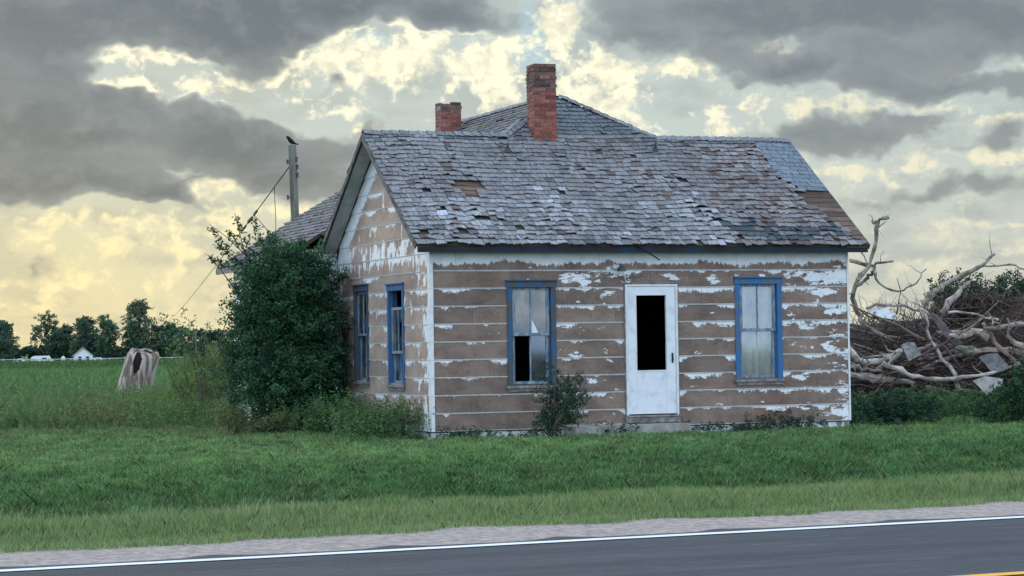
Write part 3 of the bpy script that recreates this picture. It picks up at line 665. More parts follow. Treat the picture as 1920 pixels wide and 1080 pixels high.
def shingles(plane, expo, wlo, whi, tonef, skip=None, curl=1., lift=.013, th=.014):
    fn, poly = PL[plane]; bmax = max(b for a, b in poly); mb = MB(); b = -.03; k = 0
    while b < bmax - .02:
        for s, e in spans(poly, min(max(b + .03, .001), bmax - .001)):
            a = s - rnd.uniform(0, wlo) * (k % 2) * 0 - .0
            a -= rnd.uniform(0, .035)
            while a < e - .01:
                w = min(rnd.uniform(wlo, whi), e - a + .004)
                if e - a - w < .03: w = e - a + .004
                ca, cbb = a + w / 2, b + expo / 2
                nz = mnoise.noise(Vector((ca * .9, cbb * 1.2, 3.7 if plane == 'front' else 9.)))
                if skip and skip(ca, cbb, nz): a += w; continue
                col = tonef(ca, cbb, nz)
                rough = curl * (1 + 1.8 * max(0, nz + .1)) * (1.5 if (plane == 'front' and b < 1.2) else 1)
                bad = rnd.random() < .05 * rough
                l0, l1 = lift + abs(rnd.gauss(0, .004)) * rough + (rnd.uniform(.0, .03) if bad else 0), lift + abs(rnd.gauss(0, .004)) * rough + (rnd.uniform(0, .03) if bad else 0)
                db0, db1 = rnd.gauss(0, .006) * rough, rnd.gauss(0, .006) * rough
                if bad: db0 -= rnd.uniform(0, .05); db1 += rnd.uniform(-.03, .03)
                if rnd.random() < .05 * rough: db0 += .04; db1 += .03
                g = .004; top = min(b + expo * 1.25, spans_top(poly, a + w / 2, bmax))
                x0, x1 = a + g, a + w - g; sk = rnd.gauss(0, .012) if bad else rnd.gauss(0, .002)
                P8 = [fn(x0 + sk, b + db0, l0), fn(x1 + sk, b + db1, l1), fn(x1, top, .004), fn(x0, top, .004),
                      fn(x0 + sk, b + db0, l0 + th), fn(x1 + sk, b + db1, l1 + th), fn(x1, top, .010), fn(x0, top, .010)]
                if rnd.random() < .3 * curl: # curled butt: middle of the edge lifted or sunk
                    pm0 = fn((x0 + x1) / 2 + sk, b + (db0 + db1) / 2 + rnd.uniform(-.008, .004), max(l0, l1) + rnd.uniform(0, .008)); pm1 = fn((x0 + x1) / 2 + sk, b + (db0 + db1) / 2, max(l0, l1) + th + rnd.uniform(0, .006))
                    mb.add(P8 + [pm0, pm1], [(4, 9, 7), (9, 5, 6), (9, 6, 7), (0, 8, 9, 4), (8, 1, 5, 9), (0, 4, 7, 3), (1, 2, 6, 5)], col)
                else:
                    mb.add(P8, [(4, 5, 6, 7), (0, 1, 5, 4), (0, 4, 7, 3), (1, 2, 6, 5)], col)
                a += w
        b += expo; k += 1
    return mb
def tf(a, b, nz):
    r = rnd.uniform(.84, 1.14) * (1 + .3 * nz)
    c = (.208, .206, .210)
    if b < 1.35 and a < 5.4 and rnd.random() < .5: c = (.28, .282, .292)
    if rnd.random() < .04 and b < 2: c = (.36, .38, .42)
    if rnd.random() < .05: c = (.12, .12, .125)
    p = .02 + .35 * max(0, nz - .1)
    if inpoly((a, b), BROWN): p = .62
    elif a > 5.2: p = .22
    if rnd.random() < p: c = rnd.choice([(.15, .125, .12), (.19, .165, .16), (.12, .092, .084), (.21, .19, .19)])
    if inpoly((a, b), DARKP) and rnd.random() < .8: c = (.062, .083, .095); r = rnd.uniform(.8, 1.2)
    if abs(b - 3.35) < .1 and rnd.random() < .5: c = (.11, .12, .13)
    if b > 3.55: c = (.135, .155, .17) if a > 3.2 else (.20, .20, .215)
    return (c[0] * r, c[1] * r, c[2] * r)
def skipf(a, b, nz):
    if inpoly((a, b), PATCH) or inpoly((a, b), HOLE): return True
    if a > 7.0 + rnd.uniform(-.25, .1) and b < 1.6 and a > 7.5 - .42 * b + .1: return True      # bare boards on the right verge
    return rnd.random() < .006 + (.035 if (b < 1. or a > 5.8) else 0) * max(0, nz + .3)
shingles('front', .137, .08, .19, tf, skipf, curl=1.25, lift=.013, th=.014).build('shingles', M['shingle'], roof_o)
tg = lambda a, b, nz: tuple(x * rnd.uniform(.75, 1.2) for x in (.17, .165, .165))
shingles('left', .15, .10, .2, tg).build('shingles', M['shingle'], roof_o)
for p_ in ('rear', 'rear2', 'right'): shingles(p_, .16, .15, .25, tg).build('shingles', M['shingle'], roof_o)
# grey asphalt tabs at the upper right of the front slope
PL['patch'] = (PL['front'][0], PATCH)
fnp = PL['front'][0]; mb = MB(); b = 1.58; k = 0
while b < 3.43:
    for s, e in spans(PATCH, min(b + .02, 3.49)):
        e = min(e, 7.66); a = s - (.17 if k % 2 else 0) - rnd.uniform(0, .06)
        while a < e:
            x0, x1 = max(a, s - .05) + .004, min(a + .33, e) - .004
            if x1 - x0 > .04:
                r = rnd.uniform(.88, 1.12); tl = rnd.uniform(0, .004); top = min(b + .16, 3.47)
                mb.add([fnp(x0, b, .012 + tl), fnp(x1, b, .012), fnp(x1, top, .008), fnp(x0, top, .008), fnp(x0, b, .02 + tl), fnp(x1, b, .02), fnp(x1, top, .012), fnp(x0, top, .012)],
                       [(4, 5, 6, 7), (0, 1, 5, 4), (0, 4, 7, 3), (1, 2, 6, 5)], (.165 * r, .20 * r, .235 * r))
            a += .335
    b += .135; k += 1
mb.build('asphalt_patch', M['shingle'], roof_o)
# bare boards: in the hole and at the right verge
hb = MB()
for i in range(5):
    b0 = 1.34 + i * .14; hb.add([fnp(.7, b0, -.004), fnp(1.4, b0, -.006), fnp(1.4, b0 + .125, -.004), fnp(.7, b0 + .125, -.006)], [(0, 1, 2, 3)], (1.9, 1.45, 1.15) if i in (1, 2) else (1.2, .9, .8))
bare_ = m_rough('bare_board', (.060, .051, .045), (.105, .088, .078), 9, .95, sx=.5, sy=3, sz=3, tone=True)
hb.build('roof_board', bare_, roof_o); hb = MB()
for i in range(11):
    b0 = .0 + i * .15; r = rnd.uniform(.9, 2.1); x0 = 6.6 + rnd.uniform(-.1, .1)
    hb.add([fnp(x0, b0, -.003), fnp(7.66, b0, -.003), fnp(7.66, b0 + .135, -.003), fnp(x0, b0 + .135, -.003), fnp(x0, b0, .009), fnp(7.66, b0, .009), fnp(7.66, b0 + .135, .007), fnp(x0, b0 + .135, .007)],
           [(4, 5, 6, 7), (0, 1, 5, 4), (1, 2, 6, 5)], (r, r * .82, r * .72))
hb.build('roof_board', bare_, roof_o)
# ridge and hip caps
rc = MB()
def caps(p0, p1, q0, q1, step=.16, wd=.11):
    """folded cap shingles along p0->p1; q0,q1: sideways directions (down each slope)"""
    p0, p1, q0, q1 = map(Vector, (p0, p1, q0, q1)); L = (p1 - p0).length; d = (p1 - p0) / L; n = int(L / step)
    for i in range(n):
        a = p0 + d * (i * step); b_ = p0 + d * min(L, (i + 1.25) * step); u0 = Vector((0, 0, .055 + rnd.uniform(0, .012))); u1 = Vector((0, 0, .042)); r = rnd.uniform(1.1, 1.6)
        w = wd * rnd.uniform(.85, 1.1)
        rc.add([a + q0 * w + u0, a + u0 * 1.2, a + q1 * w + u0, b_ + q0 * w + u1, b_ + u1 * 1.2, b_ + q1 * w + u1], [(0, 1, 4, 3), (1, 2, 5, 4)], (.15 * r, .155 * r, .165 * r))
dF = (0, -cF, -cF * mF); dB = (0, cF, -cF * mF); dL = (-cL, 0, -cL * mL); dR = (cR, 0, -cR * mR)
zr = 3.05 + 2.8 * mF
caps((-.3, 2.55, zr), (2.3, 2.55, zr), dF, dB); caps((7.64, 2.55, zr), (5.0, 2.55, zr), dF, dB)
caps((3.65, 10.1, 5.86), (3.65, 3.75, 5.86), dL, dR)
caps((2.28, 2.55, zr), (3.65, 3.75, 5.866), dL, dF); caps((5.02, 2.55, zr), (3.65, 3.75, 5.866), dF, dR)
rc.build('ridge_cap', M['shingle'], roof_o)
# flashing curling from the ridge up to the chimney
fl = MB(); pth = [(1.35, 2.57, zr + .035), (1.75, 2.60, zr + .045), (2.10, 2.64, zr + .05), (2.32, 2.76, zr + .13), (2.52, 2.92, zr + .26), (2.66, 3.02, zr + .36)]
vs = [];
for i, p in enumerate(pth): vs += [p, (p[0] + .02, p[1] - .05, p[2] - .10 - .01 * i)]
fl.add(vs, [(2 * i, 2 * i + 2, 2 * i + 3, 2 * i + 1) for i in range(len(pth) - 1)]); fl.build('flashing', M['metal'], roof_o)
# fascia, rake boards, soffits
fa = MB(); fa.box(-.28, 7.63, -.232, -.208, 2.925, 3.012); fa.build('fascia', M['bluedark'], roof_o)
so_ = MB(); so_.box(-.27, 7.62, -.2, -.025, 3.026, 3.038)
def under(a0, a1, b0, b1, fn, n0=-.062, n1=-.048): 
    so_.add([fn(a0, b0, n0), fn(a1, b0, n0), fn(a1, b1, n0), fn(a0, b1, n0), fn(a0, b0, n1), fn(a1, b0, n1), fn(a1, b1, n1), fn(a0, b1, n1)], [(3, 2, 1, 0), (4, 5, 6, 7), (0, 1, 5, 4), (1, 2, 6, 5), (2, 3, 7, 6), (3, 0, 4, 7)])
under(-.27, -.03, .12, 3.34, fnp); under(-.27, -.03, .05, 3.34, PL['rear'][0]); under(7.38, 7.62, .12, 3.34, fnp)
so_.box(-.96, -.72, 5.3, 10.0, 3.0, 3.012)
so_.build('soffit', M['soffit'], roof_o)
def rake(a0, a1, fn, b1=3.40):
    rk = MB()
    rk.add([fn(a, b, n) for a in (a0, a1) for b, n in ((0, -.085), (b1, -.085), (b1, .0), (0, .0))], [(0, 1, 2, 3), (7, 6, 5, 4), (0, 4, 5, 1), (1, 5, 6, 2), (2, 6, 7, 3), (3, 7, 4, 0)])
    rk.build('rake_board', M['rake'], roof_o)
rake(-.325, -.301, fnp); rake(-.325, -.301, PL['rear'][0]); rake(7.651, 7.672, fnp); rake(7.651, 7.672, PL['rear2'][0])
be = MB(); be.box(-1.02, -1.0, 5.2, 10.1, 2.92, 3.04); be.build('eave_board', M['greywood'], roof_o)
# roof brackets left by roofers
for (a, b) in ((2.09, 2.92), (4.83, 2.98)):
    q = MB(); q.tube([fnp(a, b, .01), fnp(a, b - .02, .17)], .014, 4); q.tube([fnp(a - .13, b + .10, .02), fnp(a, b - .02, .16)], .011, 4); q.tube([fnp(a + .02, b - .10, .02), fnp(a, b - .02, .15)], .01, 4)
    q.box(a - .05, a + .03, -.25 + b * cF - .13, -.25 + b * cF - .10, 3.05 + b * cF * mF - .03, 3.05 + b * cF * mF + .05); q.build('roof_bracket', M['darkmetal'], roof_o)
# the stick poking out from under the eave
q = MB(); q.tube([(3.30, -.05, 3.07), (3.48, -.31, 2.985), (3.74, -.42, 2.79)], [.016, .014, .011], 5); q.build('eave_rod', M['black'], roof_o)

def chimney(u0, v0, w, d, zb, zt, split, name_label, ragged=0):
    core = MB(); g = .008; core.box(u0 + g, u0 + w - g, v0 + g, v0 + d - g, zb, zt - .03)
    ch = core.build('chimney', m_rough('mortar', (.22, .19, .17), (.32, .29, .27), 20, .95), roof_o); ch['label'] = name_label
    bb = MB(); hbk = .068; z = zb; k = 0
    while z < zt - .01:
        up = z > split
        for side in range(4):
            L = w if side % 2 == 0 else d; n = 2; off = .5 if k % 2 else 0
            edges = [0, L * .5, L] if k % 2 == 0 else [0, L * .25, L * .75, L]
            for e0, e1 in zip(edges, edges[1:]):
                if ragged and z > zt - .16 and side in (0, 3) and e0 < L * .3 and (side == 3 or z > zt - .09): continue
                j = rnd.uniform(-.004, .004) + (rnd.choice([0, .012, .018]) if up and k % 2 else 0) ; dep = .09
                if up: col = rnd.choice([(.15, .085, .07), (.10, .065, .058), (.19, .11, .09), (.22, .12, .095)])
                else: col = rnd.choice([(.27, .095, .07), (.23, .08, .06), (.30, .12, .09), (.19, .07, .055)])
                r = rnd.uniform(.8, 1.2); col = tuple(c * r for c in col); m = .004
                x0, x1 = e0 + m, e1 - m
                if side == 0: B = (u0 + x0, u0 + x1, v0 - j, v0 + dep)
                elif side == 2: B = (u0 + x0, u0 + x1, v0 + d - dep, v0 + d + j)
                elif side == 3: B = (u0 - j, u0 + dep, v0 + x0, v0 + x1)
                else: B = (u0 + w - dep, u0 + w + j, v0 + x0, v0 + x1)
                sk = .0013 * side
                bb.box(B[0], B[1], B[2], B[3], z + .004 + sk, z + hbk - .005 - sk, col)
        z += hbk; k += 1
    bb.build('brick', M['brick'], ch); return ch
chimney(2.72, 2.40, .40, .38, 4.70, 6.22, 5.72, 'tall front chimney, red brick below and dark brick above')
chimney(2.86, 7.7, .40, .38, 5.0, 6.12, 5.95, 'short rear chimney with a broken stepped top', 1)

# ------------------------------------------------------------------ grass
def blade_field(name, n, q0, q1, ylim, size_fn, mat, tone_fn, label, cat, keep=None, margin=1.2, spread=.235, lean=.5):
    pts = []
    tot = 0
    while tot < n:
        q = NG.uniform(q0, q1, n); p = NG.uniform(-1, 1, n) * (q1 * .26 + margin + 3) + q * .45
        x, y = to_xy(p, q); ok = (np.abs(x) < spread * y + margin) & (y > ylim[0]) & (y < ylim[1])
        u = (x + 1.27) * HX[0] + (y - 36.7) * HX[1]; v = (x + 1.27) * HY[0] + (y - 36.7) * HY[1]
        ok &= ~((u > -.03) & (u < 7.4) & (v > -.03) & (v < 9.8)) & ~((u > -.75) & (u < .1) & (v > 5.1) & (v < 9.8))
        ok &= ~((u > 2.2) & (u < 4.2) & (v > -.5) & (v < 0))
        if keep is not None: ok &= keep(x, y)
        pts.append(np.stack([x[ok], y[ok]], 1)); tot += ok.sum()
    xy = np.concatenate(pts)[:n]; x, y = xy[:, 0], xy[:, 1]
    h, w = size_fn(x, y); base = np.stack([x, y, ground_z(x, y) - .005], 1)
    o = np_mesh(name, blades(base, h, w, lean), 5, mat, tone_fn(x, y)); tag(o, label, cat, kind='stuff'); return o
def qof(x, y): return RN[0] * x + RN[1] * y
def pof(x, y): return RT[0] * x + RT[1] * y
def lump(x, y, s, seed=0.): return .5 + .25 * (hsh(x + seed, y, s) + hsh(y * 1.1 + seed, x, s * 2.3)) + .12 * hsh(x - seed, y + seed, s * 5.1)
def m_grass():
    m, nt, out = new_mat('grass_blades'); at = node(nt, 'ShaderNodeAttribute', attribute_name='tone').outputs[0]
    b = node(nt, 'ShaderNodeBsdfPrincipled', {'Base Color': at, 'Roughness': .55, 'Specular IOR Level': .25})
    t = node(nt, 'ShaderNodeBsdfTranslucent', {0: at}); x = node(nt, 'ShaderNodeMixShader', {0: .3, 1: b.outputs[0], 2: t.outputs[0]})
    nt.links.new(x.outputs[0], out.inputs[0]); return m
M['grass'] = m_grass()
def nearh(x, y):
    v = (x + 1.27) * HY[0] + (y - 36.7) * HY[1]; return (v > -1.1) & (v < .1)
def lawn_tone(x, y):
    n = len(x); q = qof(x, y); k = np.clip(lump(x, y, .55), 0, 1)[:, None]; r = NG.uniform(.6, 1.45, n)[:, None]
    c = np.array([.058, .155, .052]) * (1 - k) + np.array([.112, .235, .070]) * k
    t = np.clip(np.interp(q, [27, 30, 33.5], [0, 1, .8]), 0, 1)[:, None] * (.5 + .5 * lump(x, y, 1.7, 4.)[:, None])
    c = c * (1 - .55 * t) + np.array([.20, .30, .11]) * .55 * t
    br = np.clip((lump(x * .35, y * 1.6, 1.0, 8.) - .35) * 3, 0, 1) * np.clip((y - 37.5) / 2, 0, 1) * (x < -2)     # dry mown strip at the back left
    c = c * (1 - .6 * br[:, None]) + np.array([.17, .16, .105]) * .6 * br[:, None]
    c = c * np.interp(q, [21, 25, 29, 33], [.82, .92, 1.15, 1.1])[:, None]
    fine_ = np.clip(.5 + .9 * (lump(x, y, 5.3, 3.) - .5) + .8 * (lump(x * .7, y * 2.2, 3.1, 7.) - .5), 0, 1)[:, None]; c = c * (.35 + 1.3 * fine_)
    dry = (NG.random(n) < .10)[:, None]
    return np.where(dry, np.array([.27, .26, .13]), c) * r
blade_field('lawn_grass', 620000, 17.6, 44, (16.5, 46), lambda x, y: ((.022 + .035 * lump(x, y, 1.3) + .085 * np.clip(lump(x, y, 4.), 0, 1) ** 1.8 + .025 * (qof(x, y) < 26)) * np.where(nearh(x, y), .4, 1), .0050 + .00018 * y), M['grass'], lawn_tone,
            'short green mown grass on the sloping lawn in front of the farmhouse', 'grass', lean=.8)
def verge_tone(x, y):
    n = len(x); r = NG.uniform(.65, 1.4, n)[:, None]; k = lump(x, y, .8, 2.)[:, None]
    c = np.array([.15, .27, .085]) * (1 - k) + np.array([.235, .32, .125]) * k
    dry = (NG.random(n) < .16)[:, None]; return np.where(dry, np.array([.34, .33, .19]), c) * r
def vk(x, y):
    q = qof(x, y); p = pof(x, y); e = 16.22 + .10 * np.sin(p * 1.1) + .08 * np.sin(p * 3.7 + 1) + .10 * np.sin(p * 6.1) * np.sin(p * 1.7) + NG.exponential(.10, len(p)) - .12
    return q > e
blade_field('verge_grass', 150000, 15.9, 18.7, (13, 30), lambda x, y: (.05 + .085 * np.clip((qof(x, y) - 16.4) / .8, .15, 1) * (.6 + .8 * lump(x, y, 1.2, 5.)), .0052 + 0 * x), M['grass'], verge_tone,
            'pale yellowish unmown grass strip along the gravel shoulder', 'grass', keep=vk, spread=.25, lean=.5)
def sk(x, y): return (lump(x, y, 1.1, 9.) > .5) & (x < 2.2 + NG.normal(size=len(x)))
blade_field('seed_stalks', 1100, 17.3, 18.5, (13, 30), lambda x, y: (.16 + .13 * lump(x, y, 2.), .005 + 0 * x), M['grass'], lambda x, y: np.array([.30, .33, .19]) * NG.uniform(.7, 1.3, len(x))[:, None],
            'tall pale seed stalks standing in the roadside grass', 'grass', keep=lambda x, y: sk(x, y) & (x < -1.2), spread=.25)
def field_tone(x, y):
    n = len(x); r = NG.uniform(.6, 1.45, n)[:, None]; k = np.clip(lump(x * .5, y * .5, .5, 1.), 0, 1)[:, None]
    c = np.array([.06, .16, .055]) * (1 - k) + np.array([.13, .24, .085]) * k
    dry = (NG.random(n) < .10)[:, None]; return np.where(dry, np.array([.24, .23, .13]), c) * r
def left_keep(x, y): return (x < -.75 - .10 * (y - 43)) | (y > 60)
blade_field('meadow_weeds', 150000, 38, 80, (42.6, 80), lambda x, y: (np.clip((y - 42.4) / 3, .25, 1) * (.22 + .30 * lump(x, y, .8, 3.) + .12 * lump(x, y, 3.)), .012 + .0003 * y), M['grass'], field_tone,
            'rank green weeds and tall grass behind the mown lawn', 'weeds', keep=lambda x, y: (x < -2.) | (x > 5.5), spread=.24, margin=1, lean=.5)
blade_field('crop_rows', 150000, 72, 250, (78, 240), lambda x, y: (.32 + .12 * (np.sin(y * .7 + x * .25) > 0) + .45 * np.clip((y - 170) / 15, 0, 1) + 0 * x, .05 + .0007 * y), M['grass'],
            lambda x, y: np.array([.10, .20, .062]) * NG.uniform(.6, 1.4, len(x))[:, None] * np.interp(y, [160, 180], [1, .75])[:, None],
            'flat green crop field running back to the distant trees', 'crop', spread=.24, margin=4, keep=lambda x, y: x < -4 + 0 * y, lean=.4)
M['feather'] = M['leaf_weed']

# ------------------------------------------------------------------ shrubs and weeds
def twigs(mb, base, tips, r0=.02, seg=4, bend=.15, col=(1, 1, 1)):
    for t in tips:
        b = Vector(base); t = Vector(t); pts = []
        off = Vector((rnd.gauss(0, 1), rnd.gauss(0, 1), rnd.gauss(0, .4))) * (t - b).length * bend
        for i in range(seg + 1):
            s = i / seg; pts.append(b.lerp(t, s) + off * math.sin(math.pi * s) + Vector((0, 0, (t.z - b.z) * .15 * math.sin(math.pi * s))))
        mb.tube(pts, [r0 * (1 - .8 * i / seg) for i in range(seg + 1)], 4, col)
def shrub(name, base, ells, n, L, per, spread, size, mat, label, cat, group=None, tips=14, r0=.025, up=.5, shell=.3, lo=.6, hi=1.35, asp=.5, kind=None, extra=None):
    root = empty(name, base); tag(root, label, cat, group, kind)
    el = [(e[0], e[1], e[2], e[3], e[4], e[5]) for e in ells]
    v, k = hull_sprays(el, n, L, per, spread, size, up, shell, asp)
    if extra is not None: v = np.concatenate([v, extra])
    np_mesh('foliage', v, 4, mat, tones(len(v) // 4, lo, hi, per), parent=root)
    mb = MB(); ts = []
    for _ in range(tips):
        e = rnd.choice(el); ts.append((e[0] + rnd.uniform(-.8, .8) * e[3], e[1] + rnd.uniform(-.3, .8) * e[4], e[2] + rnd.uniform(-.2, .9) * e[5]))
    twigs(mb, (0, 0, -.05), ts, r0); mb.build('stems', M['bark'], root); return root
# big elm bush swallowing the left side; base outside the side wall
bx, by = -4.15, 40.6
ell = [(.38, .1, 1.5, .72, .8, 1.35), (.1, -.1, 2.35, .62, .7, .75), (.55, -.1, 2.60, .50, .5, .62), (-.12, .1, 1.2, .62, .7, 1.1), (.1, -.3, .8, .85, .7, .85), (.72, .1, 1.7, .40, .5, 1.2),
       (.3, -.2, 3.0, .42, .35, .35), (.55, -.1, .75, .60, .6, .75), (-.3, .1, 1.9, .40, .5, .6)]
ex = []
for tip, base_ in (((-1.05, -.2, 3.62), (-.35, 0, 2.7)), ((-.95, -.1, 3.35), (-.3, 0, 2.6)), ((-.62, -.1, 3.82), (-.2, 0, 2.8)), ((-.3, -.1, 3.80), (-.05, 0, 2.8)), ((-.75, .1, 3.55), (-.25, 0, 2.8)), ((-1.1, 0, 3.1), (-.4, 0, 2.7)), ((-.05, 0, 3.5), (.1, 0, 2.8)), ((-.78, .1, 2.3), (-.3, 0, 1.8)), ((1.25, .1, 2.1), (.7, .1, 1.6)), ((1.3, .1, 2.75), (.7, .1, 2.4))):
    o_ = np.array([base_]); d_ = np.array([tip]) - o_; L_ = float(np.linalg.norm(d_)); ex.append(sprays(o_, d_ / L_, L_, 150, .055, .075, droop=.05, asp=.42))
big = shrub('elm_bush', (bx, by, 0), ell, 1500, .46, 70, .085, .056, M['leaf_bush'], 'huge dark green bush swallowing the left side of the farmhouse up to its eave', 'bush', tips=24, r0=.03, shell=.15, lo=.5, hi=1.5, extra=np.concatenate(ex))
mb = MB()
for tip, b_ in (((-1.05, -.2, 3.62), (.1, 0, 1.2)), ((-.62, -.1, 3.82), (.1, 0, 1.2)), ((-.3, -.1, 3.8), (.1, 0, 1.2)), ((-1.1, 0, 3.1), (.1, 0, 1.2))): twigs(mb, b_, [tip], .022, 6, .06)
mb.build('branch', M['bark'], big)
# light feathery branches of the shrub behind, left of the big bush
shrub('pale_shrub', (-6.0, 45.4, 0), [(-.3, 0, 1.75, .35, .4, .35), (-.1, 0, 1.3, .3, .4, .5)], 34, .5, 22, .05, .085, M['leaf_light'], 'sparse pale shrub with thin feathery twigs left of the big dark bush', 'shrub', tips=10, r0=.014, shell=.05, up=.4, lo=.8, hi=1.5, asp=.3)
shrub('tamarisk_shrub', (-6.35, 49, 0), [(-.1, 0, .75, .75, 1.0, .70), (.45, 0, .95, .55, .7, .60), (-.45, 0, .3, .6, .8, .45), (1.0, .3, .65, .5, .6, .55)], 480, .38, 55, .04, .055, M['leaf_olive'], 'soft olive green feathery shrub in the weeds left of the farmhouse', 'shrub', tips=12, r0=.008, lo=.7, hi=1.25, asp=.25, up=1.2)
shrub('round_shrub', (-7.6, 60, 0), [(.1, 0, 1.1, .45, .6, .55), (.8, 0, 1.0, .8, .8, .8), (.3, 0, .6, .7, .8, .6)], 260, .5, 40, .09, .10, M['leaf_bush'], 'rounded green shrub behind the tall weeds at the far left corner', 'shrub', tips=16, r0=.03, lo=.6, hi=1.2)
# sapling by the left front window
shrub('elm_sapling', (.60, 36.45, 0), [(.12, 0, .45, .26, .2, .32), (.27, 0, .74, .24, .18, .20), (-.08, 0, .62, .17, .15, .16), (-.02, 0, .22, .30, .2, .22), (.0, 0, 1.0, .09, .08, .15), (.35, 0, .55, .17, .15, .15)], 190, .20, 34, .035, .040, M['leaf_dark'],
      'small dark green sapling growing in front of the broken window', 'sapling', tips=16, r0=.012, shell=.1, lo=.7, hi=1.5)
# weeds along the side wall: one clump after another
wl = ['leafy weed clump against the side wall, next to the house corner', 'leafy weed clump under the slipped side window', 'leafy weed clump under the farther side window', 'leafy weed clump at the right foot of the big bush', 'weed clump at the left foot of the big bush', 'low spreading weed clump in front of the big bush']
wp = [(-1.75, 37.1, .22, .62), (-2.15, 37.5, .24, .50), (-2.62, 38.2, .26, .66), (-3.15, 38.9, .26, .50), (-4.7, 39.6, .32, .40), (-3.85, 39.3, .3, .34)]
for (x, y, r, h), lb in zip(wp, wl):
    shrub('weed_clump', (x, y, 0), [(0, 0, h * .45, r, r * .9, h * .5), (r * .4, 0, h * .35, r * .8, r * .8, h * .45), (-r * .5, -.1, h * .35, r * .8, r * .8, h * .4)], 70, .34, 20, .03, .055, M['leaf_field'], lb, 'weeds', 'weed clumps along the side wall', tips=22, r0=.008, up=1.6, shell=.05, lo=.55, hi=1.35, asp=.38)
def tall_weeds(name, n, x0, x1, y0, y1, h, mat, label, fn=None, ls=.06):
    k = n; x = NG.uniform(x0, x1, k); y = NG.uniform(y0, y1, k)
    if fn is not None: m_ = fn(x, y); x, y = x[m_], y[m_]
    o = np.stack([x, y, ground_z(x, y)], 1); d = unit(np.stack([NG.normal(0, .3, len(x)), NG.normal(0, .3, len(x)), np.ones(len(x))], 1))
    L = h * NG.uniform(.3, 1.15, len(x)) * (.45 + 1.1 * np.clip(lump(x, y, 1.9, 2.), 0, 1)); v = sprays(o, d, L, 16, .03, ls, droop=.1, asp=.36)
    ob = np_mesh(name, v, 4, mat, tones(len(v) // 4, .6, 1.35, 16)); tag(ob, label, 'weeds', kind='stuff'); return ob
def hloc(x, y): return (x + 1.27) * HX[0] + (y - 36.7) * HX[1], (x + 1.27) * HY[0] + (y - 36.7) * HY[1]
def side_fn(x, y):
    u, v = hloc(x, y); return (u < -.08) & (u > -1.3 - .2 * np.sin(v * 3)) & (v > -.15)
tall_weeds('side_weeds', 1700, -4.6, -1.2, 36.4, 41.5, .66, M['leaf_weed'], 'leafy weeds filling the strip along the farmhouse side wall', side_fn)
def m_fn(x, y): return (x < -4.6 + .15 * np.sin(y)) & (lump(x * .8, y * .6, .9, 6.) > .42) & (y > 42.8 + .5 * np.sin(x * 1.3))
tall_weeds('meadow_forbs', 15000, -16, -4.2, 42.6, 62, .62, M['leaf_field'], 'lumpy leafy weeds and brown seed heads in the rank grass left of the farmhouse', m_fn)
def lw_fn(x, y): return (qof(x, y) > 18.4) & (lump(x, y, 1.4, 12.) > .58) & (np.abs(x) < .235 * y + 1) & ((hloc(x, y)[1] < -.5) | (hloc(x, y)[0] < -3))
tall_weeds('lawn_weeds', 9000, -11, 11, 19, 42.5, .085, M['leaf_weed'], 'low broad-leaved weeds mixed into the lawn grass', lw_fn, .032)
def front_fn(x, y):
    u, v = hloc(x, y); return (v < -.06) & (v > -.42 - .14 * np.sin(u * 2.7)) & (u > .0) & (u < 8.2) & ((lump(x * 2.0, y, .9, 6.) > .42))
tall_weeds('foundation_weeds', 3000, -1.3, 6.8, 36, 40, .19, M['leaf_dark'], 'low dark weeds hiding the foot of the front wall', front_fn)
shrub('low_bush', (4.35, 38.55, 0), [(0, 0, .12, .40, .2, .16), (-.35, 0, .08, .3, .2, .12), (.5, 0, .08, .3, .2, .12)], 90, .16, 22, .03, .04, M['leaf_dark'], 'low dark bush against the front wall right of the door', 'bush', tips=8, r0=.006, up=.9)
shrub('dark_bush', (6.42, 40.1, 0), [(0, 0, .22, .40, .4, .26), (.45, .1, .20, .38, .4, .24), (-.42, -.1, .16, .3, .3, .22), (.1, 0, .35, .3, .3, .2)], 330, .20, 30, .04, .048, M['leaf_dark'], 'dark rounded bush at the right corner of the farmhouse', 'bush', tips=14, r0=.01, up=.7)
shrub('vine_mound', (8.65, 40.6, 0), [(.25, 0, .50, .40, .5, .50), (.6, 0, .70, .35, .4, .42), (-.15, 0, .25, .4, .4, .3)], 330, .30, 26, .04, .06, M['leaf_bush'], 'leafy green vine mound at the right edge of the lawn', 'bush', tips=14, r0=.01, lo=.5, hi=1.1)
tall_weeds('pile_weeds', 5200, 5.8, 12, 41.2, 44.6, .52, M['leaf_weed'], 'green weeds growing along the foot of the brush pile', lambda x, y: (lump(x, y, .8, 2.) > .3) & (y > 41.6 + .6 * np.sin(x * 1.7)))

# ------------------------------------------------------------------ brush pile behind the right corner
def pile_h(x): return float(np.interp(x, [5.2, 6.4, 7.0, 8.2, 9.0, 9.9, 11, 13, 15], [.7, 1.75, 1.9, 1.95, 2.3, 2.45, 2.5, 2.0, .5]))
core = MB(); vs = []; nx, ny = 60, 16
for i in range(nx + 1):
    for j in range(ny + 1):
        x = 5.2 + 9.8 * i / nx; t = j / ny; y = 44.9 + 5.0 * t
        z = pile_h(x) * .93 * math.sin(min(1, t * 1.6) * math.pi / 2) * (1 if t < .7 else (1 - t) / .3) + .12 * mnoise.noise(Vector((x * 1.6, y * 1.6, 2)))
        vs.append((x, y, max(-.1, z)))
core.add(vs, [(i * (ny + 1) + j, (i + 1) * (ny + 1) + j, (i + 1) * (ny + 1) + j + 1, i * (ny + 1) + j + 1) for i in range(nx) for j in range(ny)])
pile = core.build('brush_heap', m_rough('dark_rotting_brush', (.018, .014, .013), (.055, .042, .036), 5, .98, bstr=.9), None, smooth=False)
